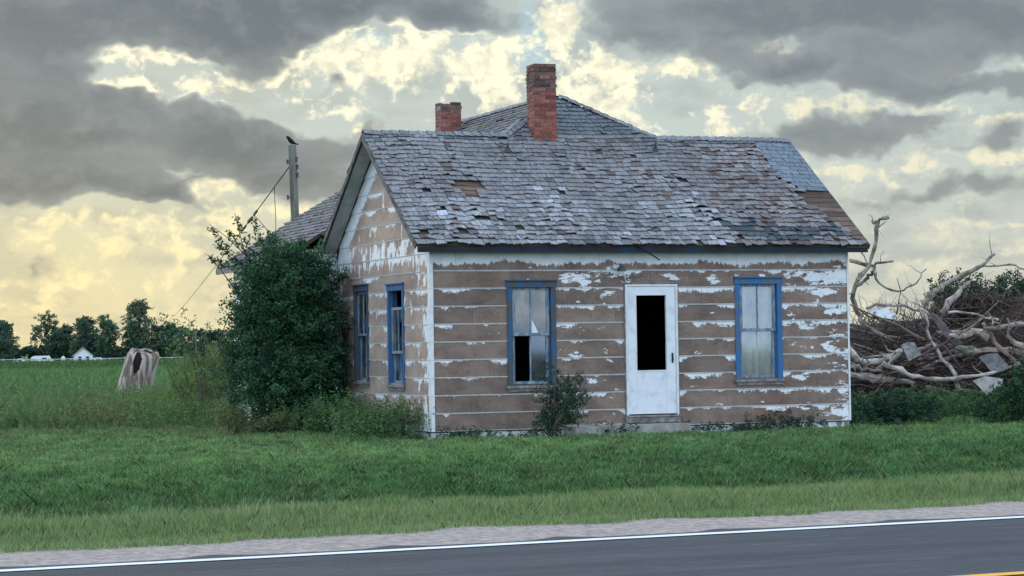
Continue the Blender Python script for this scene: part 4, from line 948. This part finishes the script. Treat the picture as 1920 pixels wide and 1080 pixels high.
tag(pile, 'dark heap of soil and rotting brush underneath the dead branches', 'heap', kind='stuff')
tw = MB()
def crooked(p0, d, L, r, seg=5, wob=.25):
    pts = [Vector(p0)]; d = Vector(d).normalized()
    for i in range(seg):
        d = (d + Vector((rnd.gauss(0, wob), rnd.gauss(0, wob), rnd.gauss(0, wob)))).normalized(); pts.append(pts[-1] + d * L / seg)
    return pts, [r * (1 - .75 * i / seg) for i in range(seg + 1)]
for i in range(2600):
    x = rnd.uniform(5.6, 13.5); t = rnd.random(); y = 44.55 + 2.6 * t; z = pile_h(x) * (.08 + .92 * rnd.random()) * (.45 + .55 * t)
    a = rnd.gauss(0, .5); L = rnd.uniform(.4, 1.5); r = rnd.choice([.005, .007, .009, .012, .018, .026])
    dx = rnd.choice([-1, 1]); pts, rs = crooked((x, y, z), (dx, rnd.uniform(-.5, .5), a), L, r)
    c = rnd.choice([(.4, .34, .32), (.6, .5, .46), (1.0, .9, .86), (1.7, 1.6, 1.5), (.5, .38, .34), (.45, .36, .33)]); tw.tube(pts, rs, 4, c)
for i in range(90):      # stouter broken limbs lying in the heap
    x = rnd.uniform(5.8, 13); t = rnd.random(); y = 44.6 + 1.6 * t; z = pile_h(x) * (.12 + .85 * rnd.random()) * (.6 + .4 * t)
    pts, rs = crooked((x, y, z), (rnd.choice([-1, 1]), rnd.uniform(-.4, .4), rnd.gauss(0, .3)), rnd.uniform(.7, 2.0), rnd.uniform(.025, .05), 6, .10)
    c = rnd.choice([(1.2, 1.1, 1.0), (1.9, 1.8, 1.7), (.7, .6, .55), (2.3, 2.2, 2.1), (.5, .4, .36)]); tw.tube(pts, [max(.014, a_) for a_ in rs], 6, c, rough=.15)
for i in range(230):     # thin twigs sticking up out of the top
    x = rnd.choice([rnd.uniform(6.7, 8.6), rnd.uniform(6.6, 12)]); z = pile_h(x) * .9
    pts, rs = crooked((x, 46.3 + rnd.uniform(-.5, .8), z), (rnd.gauss(0, .7), 0, 1), rnd.uniform(.25, .75), rnd.uniform(.005, .011), 5, .2); tw.tube(pts, rs, 4, (.9, .85, .8))
tag(tw.build('dead_branches', M['bark_dark'], None), 'tangle of countless dead grey brown twigs and branches covering the heap', 'branches', kind='stuff')
mb = MB()
for i in range(700):     # hanging root mat at the right of the pile
    x = rnd.uniform(9.2, 12.5); z = rnd.uniform(1.3, 2.35); pts, rs = crooked((x, 44.7 + rnd.uniform(0, .9), z), (rnd.gauss(0, .5), -.1, -.8), rnd.uniform(.3, .9), .006, 5, .3); mb.tube(pts, rs, 3, rnd.choice([(.45, .35, .32), (.7, .55, .5), (.35, .28, .26)]))
tag(mb.build('root_tangle', M['bark_dark'], None), 'fine dark root mat hanging over the right part of the heap', 'roots', kind='stuff')
LOG = {
'limb':(46,[(7.39, 3.89), (7.16, 3.74), (7.17, 3.39), (7.03, 2.92), (6.76, 2.65), (6.69, 2.3), (6.84, 1.93), (6.91, 1.74), (7.51, 1.31), (8.1, 0.89), (8.47, 0.67)]),
'limb_t':(46,[(7.16, 3.74), (7.09, 3.8)]),
'limb_b':(46,[(6.63, 3.0), (6.98, 2.94), (7.12, 2.94), (7.47, 3.0)]),
'limb_c':(46,[(6.76, 2.55), (6.97, 2.67), (7.08, 2.78), (7.11, 2.9)]),
'limb_d':(46,[(7.08, 2.76), (7.34, 2.48), (7.67, 2.43), (7.9, 2.56), (8.14, 2.84)]),
'limb_e':(46,[(6.98, 2.97), (6.89, 3.16), (6.75, 3.28)]),
'pale':(44.6,[(6.2, 1.50), (6.46, 1.19), (6.64, 1.06), (6.96, 1.07), (7.18, 1.15), (7.39, 1.26)]),
'low':(44.4,[(6.2, 1.03), (6.43, 0.97), (6.7, 0.92), (6.99, 0.86)]),
'long':(44.3,[(6.95, 1.02), (7.31, 0.89), (7.67, 0.74), (8.11, 0.7), (8.69, 0.76), (9.14, 0.83), (9.5, 0.95)]),
'thin':(44.5,[(7.64, 2.08), (7.84, 1.81), (7.9, 1.53), (8.12, 1.12), (8.34, 0.8), (8.43, 0.49)]),
'arch':(45.3,[(6.81, 2.08), (7.13, 2.14), (7.41, 2.12), (7.96, 2.02), (8.23, 1.79), (8.46, 1.57)]),
'diag':(46.6,[(8.11, 2.18), (8.4, 2.39), (8.69, 2.58), (9.17, 2.81), (9.39, 2.97), (9.6, 3.13)]),
'arch2':(46.8,[(8.93, 2.69), (9.27, 2.85), (9.74, 2.93), (10.03, 2.9), (10.36, 2.74), (10.8, 2.45)]),
'stem':(45.6,[(8.33, 1.95), (8.59, 2.27), (8.74, 2.43), (8.9, 2.56)]),
'stick':(45.0,[(8.34, 1.97), (8.93, 1.91), (9.34, 1.81)]),
'stub':(44.5,[(8.26, 1.53), (8.54, 1.52), (8.81, 1.6), (9.03, 1.47)]),
'thick':(44.7,[(8.7, 1.21), (9.3, 1.23), (9.88, 1.17), (10.6, 1.1)]),
'spike':(44.5,[(9.37, 1.81), (9.42, 1.51), (9.53, 1.35), (9.71, 1.27)])}
def log(keys, radii, label, tone=(1, 1, 1), name='bare_log'):
    root = None
    for i, (k, (ra, rb)) in enumerate(zip(keys, radii)):
        Y, pts = LOG[k]; n = len(pts); mb = MB(); dense = []
        P3 = [Vector((x, Y + .12 * math.sin(j * 1.7 + len(k)) , z)) for j, (x, z) in enumerate(pts)]
        for j in range(n - 1):
            for s in (0, .34, .67):
                a0 = P3[max(0, j - 1)]; a1 = P3[j]; a2 = P3[j + 1]; a3 = P3[min(n - 1, j + 2)]
                q = .5 * ((2 * a1) + (a2 - a0) * s + (2 * a0 - 5 * a1 + 4 * a2 - a3) * s * s + (3 * a1 - a0 - 3 * a2 + a3) * s ** 3)
                dense.append(q + Vector((rnd.gauss(0, .016), 0, rnd.gauss(0, .016))))
        dense.append(P3[-1]); m_ = len(dense); rs = [.78 * (ra + (rb - ra) * j / (m_ - 1)) * (1 + .22 * rnd.uniform(-1, 1)) for j in range(m_)]
        mb.tube(dense, rs, 8, tone, rough=.14)
        for _ in range(5 if ra > .03 else 3):       # broken stubs and side twigs
            j = rnd.randrange(1, m_ - 1); pts_, rs_ = crooked(dense[j], (rnd.uniform(-1, 1), -.3, rnd.uniform(-.2, 1)), rnd.uniform(.08, .45), max(.008, rs[j] * .4), 4, .3); mb.tube(pts_, rs_, 5, tone)
        if i == 0: root = mb.build(name, M['bark_pale'], None); tag(root, label, 'log', 'large logs and limbs on the brush pile')
        else: mb.build('branch', M['bark_pale'], root)
log(['limb', 'limb_t', 'limb_b', 'limb_c', 'limb_d', 'limb_e'], [(.045, .085), (.04, .02), (.05, .03), (.045, .03), (.035, .015), (.018, .008)], 'tall forked greenish limb rising above the pile beside the roof corner', (.66, .68, .60), 'dead_limb')
log(['pale'], [(.10, .07)], 'short thick pale log curving up at the left foot of the pile', (1.2, 1.2, 1.2))
log(['low'], [(.06, .03)], 'small broken log lowest at the left foot of the pile', (.8, .75, .7))
log(['long'], [(.075, .03)], 'long pale branch sweeping across the foot of the pile to the vines', (1.2, 1.15, 1.1))
LOG.update({'butt': (44.5, [(6.0, .95), (6.5, .80), (7.1, .72), (7.6, .62)]), 'cross': (44.7, [(6.1, .60), (6.8, .85), (7.4, 1.15), (8.0, 1.40)]), 'lean': (44.6, [(9.9, .55), (9.6, .95), (9.2, 1.35), (8.95, 1.75)]), 'roll': (44.6, [(9.0, 1.62), (9.6, 1.70), (10.3, 1.62)])})
log(['butt'], [(.11, .06)], 'thick pale butt log lying lowest beside the house corner', (1.15, 1.1, 1.05))
log(['cross'], [(.06, .04)], 'grey brown log rising from the house corner towards the cut block', (.85, .75, .7))
log(['lean'], [(.07, .04)], 'brown log leaning up to the left behind the light concrete slab', (.7, .58, .52))
log(['roll'], [(.06, .05)], 'grey log lying above the tan trunk near the picture edge', (.8, .74, .7))
log(['thin'], [(.02, .06)], 'slender pale branch leaning down through the middle of the pile', (1.1, 1.1, 1.1))
log(['arch', ], [(.04, .035)], 'grey branch arching over the left half of the pile', (.9, .85, .85))
log(['diag'], [(.09, .03)], 'thick branch pointing up to the right above the pile', (.75, .75, .68), 'dead_limb')
log(['arch2'], [(.022, .03)], 'thin arched branch over the bushes at the top right of the pile', (.75, .7, .65), 'dead_limb')
log(['stem'], [(.08, .04)], 'short grey stem leaning out of the pile top', (.9, .85, .85))
log(['stick'], [(.03, .035)], 'straight pale stick lying near the top of the pile', (1.2, 1.15, 1.05))
log(['stub'], [(.05, .085)], 'stubby pale log with a torn end in the middle of the pile', (1.15, 1.1, 1.0))
log(['thick'], [(.075, .085)], 'tan trunk lying level in the right part of the pile', (1.0, .85, .75))
log(['spike'], [(.015, .09)], 'pointed root spike sticking up beside the tan trunk', (.95, .88, .85))
def slab(name, pts, Y, th, mat, label, cat):
    mb = MB(); n = len(pts); c = Vector((sum(p[0] for p in pts) / n, 0, sum(p[1] for p in pts) / n))
    f = [(x, Y + (z - c.z) * .5, z) for x, z in pts]; b_ = [(x + .03, Y + th + (z - c.z) * .5, z - .02) for x, z in pts]
    mb.add(f + b_, [tuple(range(n - 1, -1, -1)), tuple(range(n, 2 * n))] + [(i, (i + 1) % n, n + (i + 1) % n, n + i) for i in range(n)])
    tag(mb.build(name, mat, None), label, cat)
slab('concrete_slab', [(8.81, 1.11), (8.95, 1.16), (9.17, 1.18), (9.3, 1.0), (9.39, 0.9), (9.2, .86), (9.02, 0.82)], 44.35, .12, m_rough('grey_slab', (.10, .10, .105), (.17, .17, .17), 6, .95), 'dark grey broken slab below the tan trunk', 'slab')
slab('concrete_slab', [(8.63, 0.67), (8.87, 0.75), (9.2, 0.70), (9.14, 0.55), (8.87, 0.40)], 44.1, .1, M['concrete'], 'light concrete slab lying lowest among the weeds by the pile', 'slab')
slab('concrete_slab', [(6.86, 2.04), (7.05, 2.09), (7.23, 2.07), (7.38, 1.96), (7.35, 1.85), (6.93, 1.92)], 45.2, .2, M['white_old'], 'whitish flat slab on top of the left part of the pile', 'slab')
q = MB(); n_ = 14; vs = []
for i in range(n_ + 1):
    for k in range(n_):
        th_ = math.pi * i / n_; ph = 2 * math.pi * k / n_; d = Vector((math.sin(th_) * math.cos(ph), math.sin(th_) * math.sin(ph), math.cos(th_)))
        rr = 1 + .45 * mnoise.noise(d * 1.6 + Vector((3, 1, 2))) + .2 * mnoise.noise(d * 4); vs.append((8.53 + d.x * .17 * rr, 44.4 + d.y * .16 * rr, 1.23 + d.z * .12 * rr))
q.add(vs, [(i * n_ + k, i * n_ + (k + 1) % n_, (i + 1) * n_ + (k + 1) % n_, (i + 1) * n_ + k) for i in range(n_) for k in range(n_)])
tag(q.build('stone_block', m_rough('mossy_stone', (.24, .22, .18), (.11, .12, .085), 9, .95, bstr=.8), None), 'lumpy mossy stone in the middle of the pile', 'stone')
slab('wood_block', [(7.37, 1.36), (7.5, 1.42), (7.62, 1.4), (7.73, 1.17), (7.48, 1.05)], 44.5, .3, M['greywood'], 'grey cut block of wood behind the curved pale log', 'wood')
slab('wood_plank', [(7.95, 1.98), (8.07, 1.95), (8.55, 1.38), (8.45, 1.28), (8.2, 1.55)], 44.75, .05, m_rough('dark_plank', (.07, .06, .06), (.12, .10, .10), 6, .9), 'dark weathered plank leaning in the middle of the pile', 'plank')
for (x, z, rx, rz, y, mt, lb) in ((9.15, 2.35, .62, .48, 48, 'leaf_dark', 'dark leafy bush showing over the top of the pile'), (10.25, 2.35, .50, .42, 48, 'leaf_dark', 'dark bush over the pile at the right edge of the picture'), (9.2, 2.1, .8, .25, 47.2, 'leaf_rust', 'bush with reddish dying leaves on the pile crest')):
    shrub('pile_bush', (x, y, 0), [(0, 0, z, rx, rx * .7, rz), (rx * .5, 0, z - .1, rx * .6, rx * .5, rz * .8), (-rx * .5, 0, z - .15, rx * .5, rx * .5, rz * .7)], 260, .24, 22, .05, .06, M[mt], lb, 'bush', 'bushes on the crest of the brush pile', tips=24, r0=.02, up=.8)

# ------------------------------------------------------------------ hollow trunk leaning in the field
tr = MB(); vs = []; fs = []; nr, na = 22, 72
B0, B1 = Vector((-10.66, 65, -.15)), Vector((-10.22, 65.1, 1.58))
def hollow(z, w): return (.47 - .05 * z) * (1.0 + .08 * math.cos(w * 2 + 1) + .05 * math.sin(w * 5 + z * 2) + .025 * math.sin(w * 11 + z * 3) + .16 * max(0, .2 - z))
for layer in (0, 1):
    for i in range(nr + 1):
        t = i / nr; c = B0.lerp(B1, t)
        for k in range(na):
            w = 2 * math.pi * k / na; r = hollow(t, w) * (1 - .22 * max(0, (t - .86) / .14) ** 2 if layer == 0 else .78)
            top = 0
            top += (.05 * math.sin(w + .6) + .022 * math.sin(w * 4 + 2) + .008 * math.sin(w * 9)) * t * t - (.10 * t ** 6 if layer == 0 else .16 * t ** 6) 
            vs.append((c.x + r * math.cos(w), c.y + r * math.sin(w), c.z + top - .08 * math.cos(w) * t))
N1 = (nr + 1) * na; fin = []
def gone(i, k):      # leaf-shaped opening that reaches the rim
    t = (i + .5) / nr; dn = (2 * math.pi * (k + .5) / na - math.radians(262) + math.pi) % (2 * math.pi) - math.pi + (t - .8) * .5
    return t > .56 and abs(dn) < .30 * max(0, math.sin(math.pi * min(1, (t - .56) / .50))) ** .7
for layer in (0, 1):
    for i in range(nr):
        for k in range(na):
            if gone(i, k): continue
            a = layer * N1 + i * na + k; b_ = layer * N1 + i * na + (k + 1) % na; f = (a, b_, b_ + na, a + na)
            (fs if layer == 0 else fin).append(f if layer == 0 else f[::-1])
for k in range(na): a = nr * na + k; b_ = nr * na + (k + 1) % na; fs.append((a, b_, N1 + b_, N1 + a))
tr.add(vs, fs)
trunk = tag(tr.build('hollow_trunk', m_rough('weathered_trunk', (.42, .36, .31), (.15, .11, .09), 3.4, .9, sx=2.2, sy=2.2, sz=.5, lo=.40, hi=.60, bstr=1.), None, smooth=True), 'pale hollow tree trunk leaning in the green field with a split opening at the top', 'trunk')
tr = MB(); tr.add(vs, fin); tr.build('hollow', m_rough('rotten_wood', (.035, .028, .024), (.07, .055, .045), 5, .95), trunk, smooth=True)
ch_ = MB(); ch_.tube([(-11.15, 64.6, .12), (-10.95, 64.6, .2), (-10.7, 64.65, .16)], [.13, .16, .1], 8, rough=.2); tag(ch_.build('wood_chunk', M['bark_dark'], None), 'dark broken chunk of wood at the foot of the hollow trunk', 'wood')

# ------------------------------------------------------------------ utility pole with its wire, and a bird on top
pole = empty('utility_pole', (-5.22, 58, 0)); tag(pole, 'weathered wooden utility pole rising behind the farmhouse roof', 'pole')
q = MB(); q.tube([(0, 0, -.3), (-.08, 0, 3), (-.17, 0, 6.50)], [.125, .11, .098], 12); q.build('pole_shaft', M['pole'], pole)
for dz, dx in ((5.95, .12), (6.14, .10), (6.08, -.13), (5.75, .12), (5.2, -.13)):
    q = MB(); q.tube([(-.16, -.05, dz), (-.16 + dx, -.05, dz + .01)], .014, 5); q.tube([(-.16 + dx, -.05, dz - .05), (-.16 + dx, -.05, dz), (-.16 + dx, -.05, dz + .06)], [.035, .022, .03], 8); q.build('insulator', M['darkmetal'], pole)
def cable(name, a, b, sag, r, label, n=28, parent=None):
    a, b = Vector(a), Vector(b); mb = MB(); mb.tube([a.lerp(b, (i / n) ** 1.6) - Vector((0, 0, 4 * sag * (i / n) ** 1.6 * (1 - (i / n) ** 1.6))) for i in range(n + 1)], r, 5)
    o = mb.build(name, M['black'], parent); return tag(o, label, 'cable') if label else o
wire = cable('power_cable', (-5.48, 58, 5.95), (-89.5, 590, 8.0), 1.4, .015, 'sagging cable running from the pole top down to the far trees at left')
q = MB(); A0, A1 = Vector((-5.48, 58, 5.95)), Vector((-89.5, 590, 8.0))
def wpt(s): return A0.lerp(A1, s) - Vector((0, 0, 4 * 1.4 * s * (1 - s)))
for s0, s1, r in ((.030, .034, .05), (.037, .042, .07), (.045, .050, .05)):
    q = MB(); q.tube([wpt(s0), wpt((s0 + s1) / 2), wpt(s1)], [r * .6, r, r * .6], 6); q.build('cable_splice', M['darkmetal'], wire)
q = MB(); p_ = wpt(.012); q.tube([p_, p_ - Vector((-.03, 0, 1.0)), p_ - Vector((.03, 0, 2.4))], .010, 4); tag(q.build('hanging_wire', M['black'], None), 'thin loose wire hanging straight down from the sagging cable', 'wire')
bd = MB(); bp = Vector((-5.43, 58, 6.52))
pr = [(-.10, -.02, .19, .010), (-.085, 0, .185, .030), (-.055, 0, .165, .040), (-.02, 0, .115, .052), (.03, 0, .065, .055), (.08, 0, .035, .035), (.13, 0, .012, .018), (.20, 0, -.005, .012)]
bd.tube([bp + Vector((x, y, z)) for x, y, z, r in pr], [r for *_, r in pr], 10)
for s in (-.02, .02): bd.tube([bp + Vector((.02, s, .03)), bp + Vector((.03, s, -.02))], .006, 4)
tag(bd.build('bird', M['black'], None, smooth=True), 'small dark bird perched on top of the wooden utility pole', 'bird')
fp = empty('utility_pole', (-40.5, 300, -.5)); tag(fp, 'small distant pale utility pole standing in front of the far trees', 'pole')
q = MB(); q.tube([(0, 0, -1), (0, 0, 4.15)], [.15, .12], 8); q.build('pole_shaft', M['pole'], fp); q = MB(); q.box(-.45, .45, -.06, .06, 3.6, 3.72); q.build('crossarm', M['pole'], fp)

# ------------------------------------------------------------------ far trees, each with crown and trunk
def far_z(x, y): return float(ground_z(x, y))
def far_tree(x, y, h, w, label, shape='round', trunk=.35, n=150, gaps=.0, lo=.6, hi=1.4, mat='leaf_far'):
    z0 = far_z(x, y); root = empty('tree', (x, y, z0)); tag(root, label, 'tree', 'trees along the far edge of the field'); 
    ells = []
    for i in range(26):
        t = rnd.uniform(.12, 1) if shape != 'low' else rnd.uniform(.1, .9); prof = {'round': math.sin(math.pi * min(1, t * .86 + .14)) ** .6, 'cone': (1.1 - t) ** .7, 'low': math.sin(math.pi * (t * .8 + .15)) ** .5, 'open': math.sin(math.pi * min(1, t * .8 + .2)) ** .6}[shape]
        a = rnd.uniform(0, 2 * math.pi); r = w * prof * rnd.uniform(.15, .8); s = h * rnd.uniform(.09, .16)
        ells.append((r * math.cos(a), r * math.sin(a) * .8, h * (.10 + .86 * t), s * 1.2, s * 1.2, s * .85))
    v, k = hull_sprays(ells, n, h * .10, 30, h * .022, .42, up=.3, shell=.1, asp=.7)
    np_mesh('crown', v, 4, M[mat], tones(len(v) // 4, lo, hi, 26), parent=root)
    mb = MB(); mb.tube([(0, 0, -.6), (rnd.uniform(-.2, .2), 0, h * .35), (rnd.uniform(-.4, .4), 0, h * .8)], [h * .028, h * .02, h * .006], 7)
    for e in ells[:12]: 
        zb = min(e[2] * .7, h * .5); mb.tube([(0, 0, zb), (e[0] * .5, e[1] * .5, (zb + e[2]) / 2 + .2), (e[0], e[1], e[2])], [h * .010, h * .007, h * .003], 5)
    mb.build('trunk', M['bark'], root)
def fx(px, Y=600): return (px - 960) / 4400 * Y
TREES = [(8, 10.8, 4.6, 'round', 'dark tree at the left edge of the far tree line'), (52, 12.9, 5.0, 'open', 'tall open-crowned dark tree, second from the left in the tree line'), (-22, 11, 5, 'round', 'dark tree cut off by the left edge of the picture'),
 (88, 8.2, 3.5, 'low', 'low tree filling the gap beside the tall open-crowned tree'), (104, 9.6, 2.2, 'open', 'thin tree with a lighter top left of the far house'), (126, 11.3, 4.0, 'round', 'dark tree behind the roof of the far white house'), (152, 10.0, 3.6, 'round', 'dark tree just right of the far white house'),
 (176, 8.0, 3.2, 'low', 'low dark tree left of the tallest far tree'), (206, 11.4, 4.2, 'round', 'dark tree touching the tallest far tree on its left'), (234, 15.1, 4.9, 'round', 'tallest tree of the far tree line, behind the hollow trunk'), (258, 10.5, 4.0, 'round', 'dark tree touching the tallest far tree on its right'),
 (285, 9.8, 4.4, 'low', 'dark tree where the sagging cable ends'), (306, 9.6, 4.0, 'round', 'round dark tree between the cable end and the distant pole'), (335, 9.0, 4.6, 'low', 'broad low tree left of the distant pole'), (362, 8.6, 4.0, 'low', 'low tree right behind the distant pole'), (395, 8.5, 4.2, 'low', 'low dark tree partly hidden by the pale shrub'),
 (425, 8.5, 4.0, 'low', 'far tree mostly hidden by the big bush')]
for px, h, w, sh_, lb in TREES: far_tree(fx(px), 600 + rnd.uniform(-8, 25), h + .3, w, lb, sh_, n=330 if sh_ != 'open' else 210)
UND = [(30, 5.5, 'low dark tree under the two leftmost far trees'), (75, 5., 'low dark tree behind the white van'), (160, 5., 'low dark tree right behind the tiny farmhouse'), (190, 5.5, 'low dark tree behind the right pickup truck'), (220, 5., 'low dark tree at the left foot of the tallest far tree'), (270, 5.5, 'low dark tree behind the top of the hollow trunk'),
  (320, 5., 'low dark tree between the white utility box and the distant pole'), (350, 5.2, 'low dark tree just left of the distant pole'), (380, 5, 'low dark tree just right of the distant pole'), (410, 5, 'low dark far tree beside the edge of the big bush'), (110, 5, 'low dark tree behind the tank left of the tiny farmhouse'), (0, 5, 'lowest dark tree at the left edge of the picture'), (-40, 5.5, 'low dark tree outside the left end of the far tree line'), (245, 5, 'low dark tree at the right foot of the tallest far tree')]
for px, h, lb in UND: far_tree(fx(px, 622), 622, h, 7.0, lb, 'low', n=260)
dt = empty('bare_tree', (fx(148), 604, -1.5)); tag(dt, 'leafless grey tree standing among the far trees right of the white house', 'tree')
q = MB(); 
for i in range(16):
    pts, rs = crooked((rnd.uniform(-.3, .3), 0, 4 + rnd.random() * 3), (rnd.gauss(0, .45), 0, 1), rnd.uniform(2.5, 5), .10, 5, .14); q.tube(pts, rs, 4, (1.6, 1.5, 1.4))
q.tube([(0, 0, -.5), (.1, 0, 8)], [.28, .14], 6, (1.6, 1.5, 1.4)); q.build('trunk', M['bark'], dt)

# ------------------------------------------------------------------ far farmyard: house, vehicles, fence
fh = empty('farm_cottage', (fx(155, 585), 585, -1.5), R(12)); tag(fh, 'tiny white gabled farmhouse in front of the far trees', 'house')
q = MB(); w, L, e, a = 2.3, 7, 2.2, 4.0
q.box(-w, w, -.0, L, -.4, e); q.add([(-w, 0, e), (w, 0, e), (0, 0, a), (-w, L, e), (w, L, e), (0, L, a)], [(0, 1, 2), (5, 4, 3)]); q.build('wall', M['white'], fh)
q = MB(); 
for s in (-1, 1): q.add([(s * (w + .35), -.35, e - .3), (0, -.35, a + .05), (0, L + .3, a + .05), (s * (w + .35), L + .3, e - .3), (s * (w + .35), -.35, e - .15), (0, -.35, a + .2), (0, L + .3, a + .2), (s * (w + .35), L + .3, e - .15)], [(0, 1, 2, 3), (4, 5, 6, 7), (0, 1, 5, 4), (1, 2, 6, 5), (2, 3, 7, 6), (3, 0, 4, 7)])
q.build('roof', M['greywood'], fh)
for x in (-1.3, .6): q = MB(); q.box(x, x + .8, -.06, -.01, .6, 1.9); q.build('window', M['black'], fh)
q = MB(); q.box(w, w + 2.2, 1, L - 1, -.4, 1.6); q.build('annex', M['white'], fh)
def truck(px, Y, s, label, name='pickup_truck', cat='truck', van=False, rz=0):
    t = empty(name, (fx(px, Y), Y, far_z(fx(px, Y), Y) + .0), rz); tag(t, label, cat)
    q = MB(); prof = [(-2.4, .5), (2.3, .5), (2.4, .9), (2.3, 1.05), (1.2, 1.15), (.75, 1.75), (-.5, 1.78), (-.75, 1.15), (-2.4, 1.1)] if not van else [(-2.4, .5), (2.3, .5), (2.4, .9), (1.5, 1.2), (1.0, 2.1), (-2.3, 2.1), (-2.4, 1.9)]
    n = len(prof); vs = [(x * s, y * s, z * s) for y in (-.9, .9) for x, z in prof]; q.add(vs, [tuple(range(n)), tuple(range(2 * n - 1, n - 1, -1))] + [(i, (i + 1) % n, n + (i + 1) % n, n + i) for i in range(n)]); q.build('body', M['white'], t)
    q = MB(); q.box(-.45 * s, .7 * s, -.91 * s, -.902 * s, 1.2 * s, 1.62 * s); q.build('window', M['black'], t)
    for x in (-1.5, 1.5):
        for y in (-.85, .85): q = MB(); q.tube([(x * s, y * s - .1, .38 * s), (x * s, y * s + .1, .38 * s)], .38 * s, 12); q.build('wheel', M['black'], t)
truck(82, 560, 1.0, 'white van parked left of the tiny far farmhouse', 'van', 'van', van=True)
truck(36, 562, .85, 'white pickup truck near the left edge behind the far fence')
truck(183, 575, .8, 'white pickup truck right of the tiny far farmhouse')
for px, lb in ((60, 'white tank beside the far van'), (117, 'white tank between the far van and the tiny farmhouse')):
    q = MB(); x = fx(px, 555); q.tube([(x, 555, far_z(x, 555)), (x, 555, far_z(x, 555) + 1.6)], .5, 12); q.tube([(x, 555, far_z(x, 555) + 1.6), (x, 555, far_z(x, 555) + 1.95)], [.5, .12], 12); tag(q.build('storage_tank', M['white_old'], None), lb, 'tank')
pb = empty('white_box', (-37.9, 250, -.72)); tag(pb, 'white utility box in the field just right of the hollow trunk', 'box')
q = MB(); q.box(-.45, .45, -.3, .3, 0, 1.0); q.build('cabinet', M['white'], pb); q = MB(); q.box(-.5, .5, -.35, .35, 1.0, 1.12); q.build('lid', M['white_old'], pb)
fe = empty('rail_fence', (0, 0, 0)); tag(fe, 'long low pipe rail fence crossing behind the field', 'fence')
def fpt(px, dz): x = fx(px, 300); return (x, 300, .62 + dz)
q = MB(); q.tube([fpt(px, .02 * math.sin(px)) for px in range(-60, 400, 20)], .055, 5); q.build('rail', M['metal'], fe)
for px in (-40, -12, 5, 25, 46, 60, 90, 117, 140, 160, 182, 204, 232, 262, 292, 320, 346, 372): 
    q = MB(); x = fx(px, 300); q.tube([(x, 300, -1.2), (x, 300, .64 + rnd.uniform(-.02, .22))], .07, 6); q.build('post', M['metal'], fe)
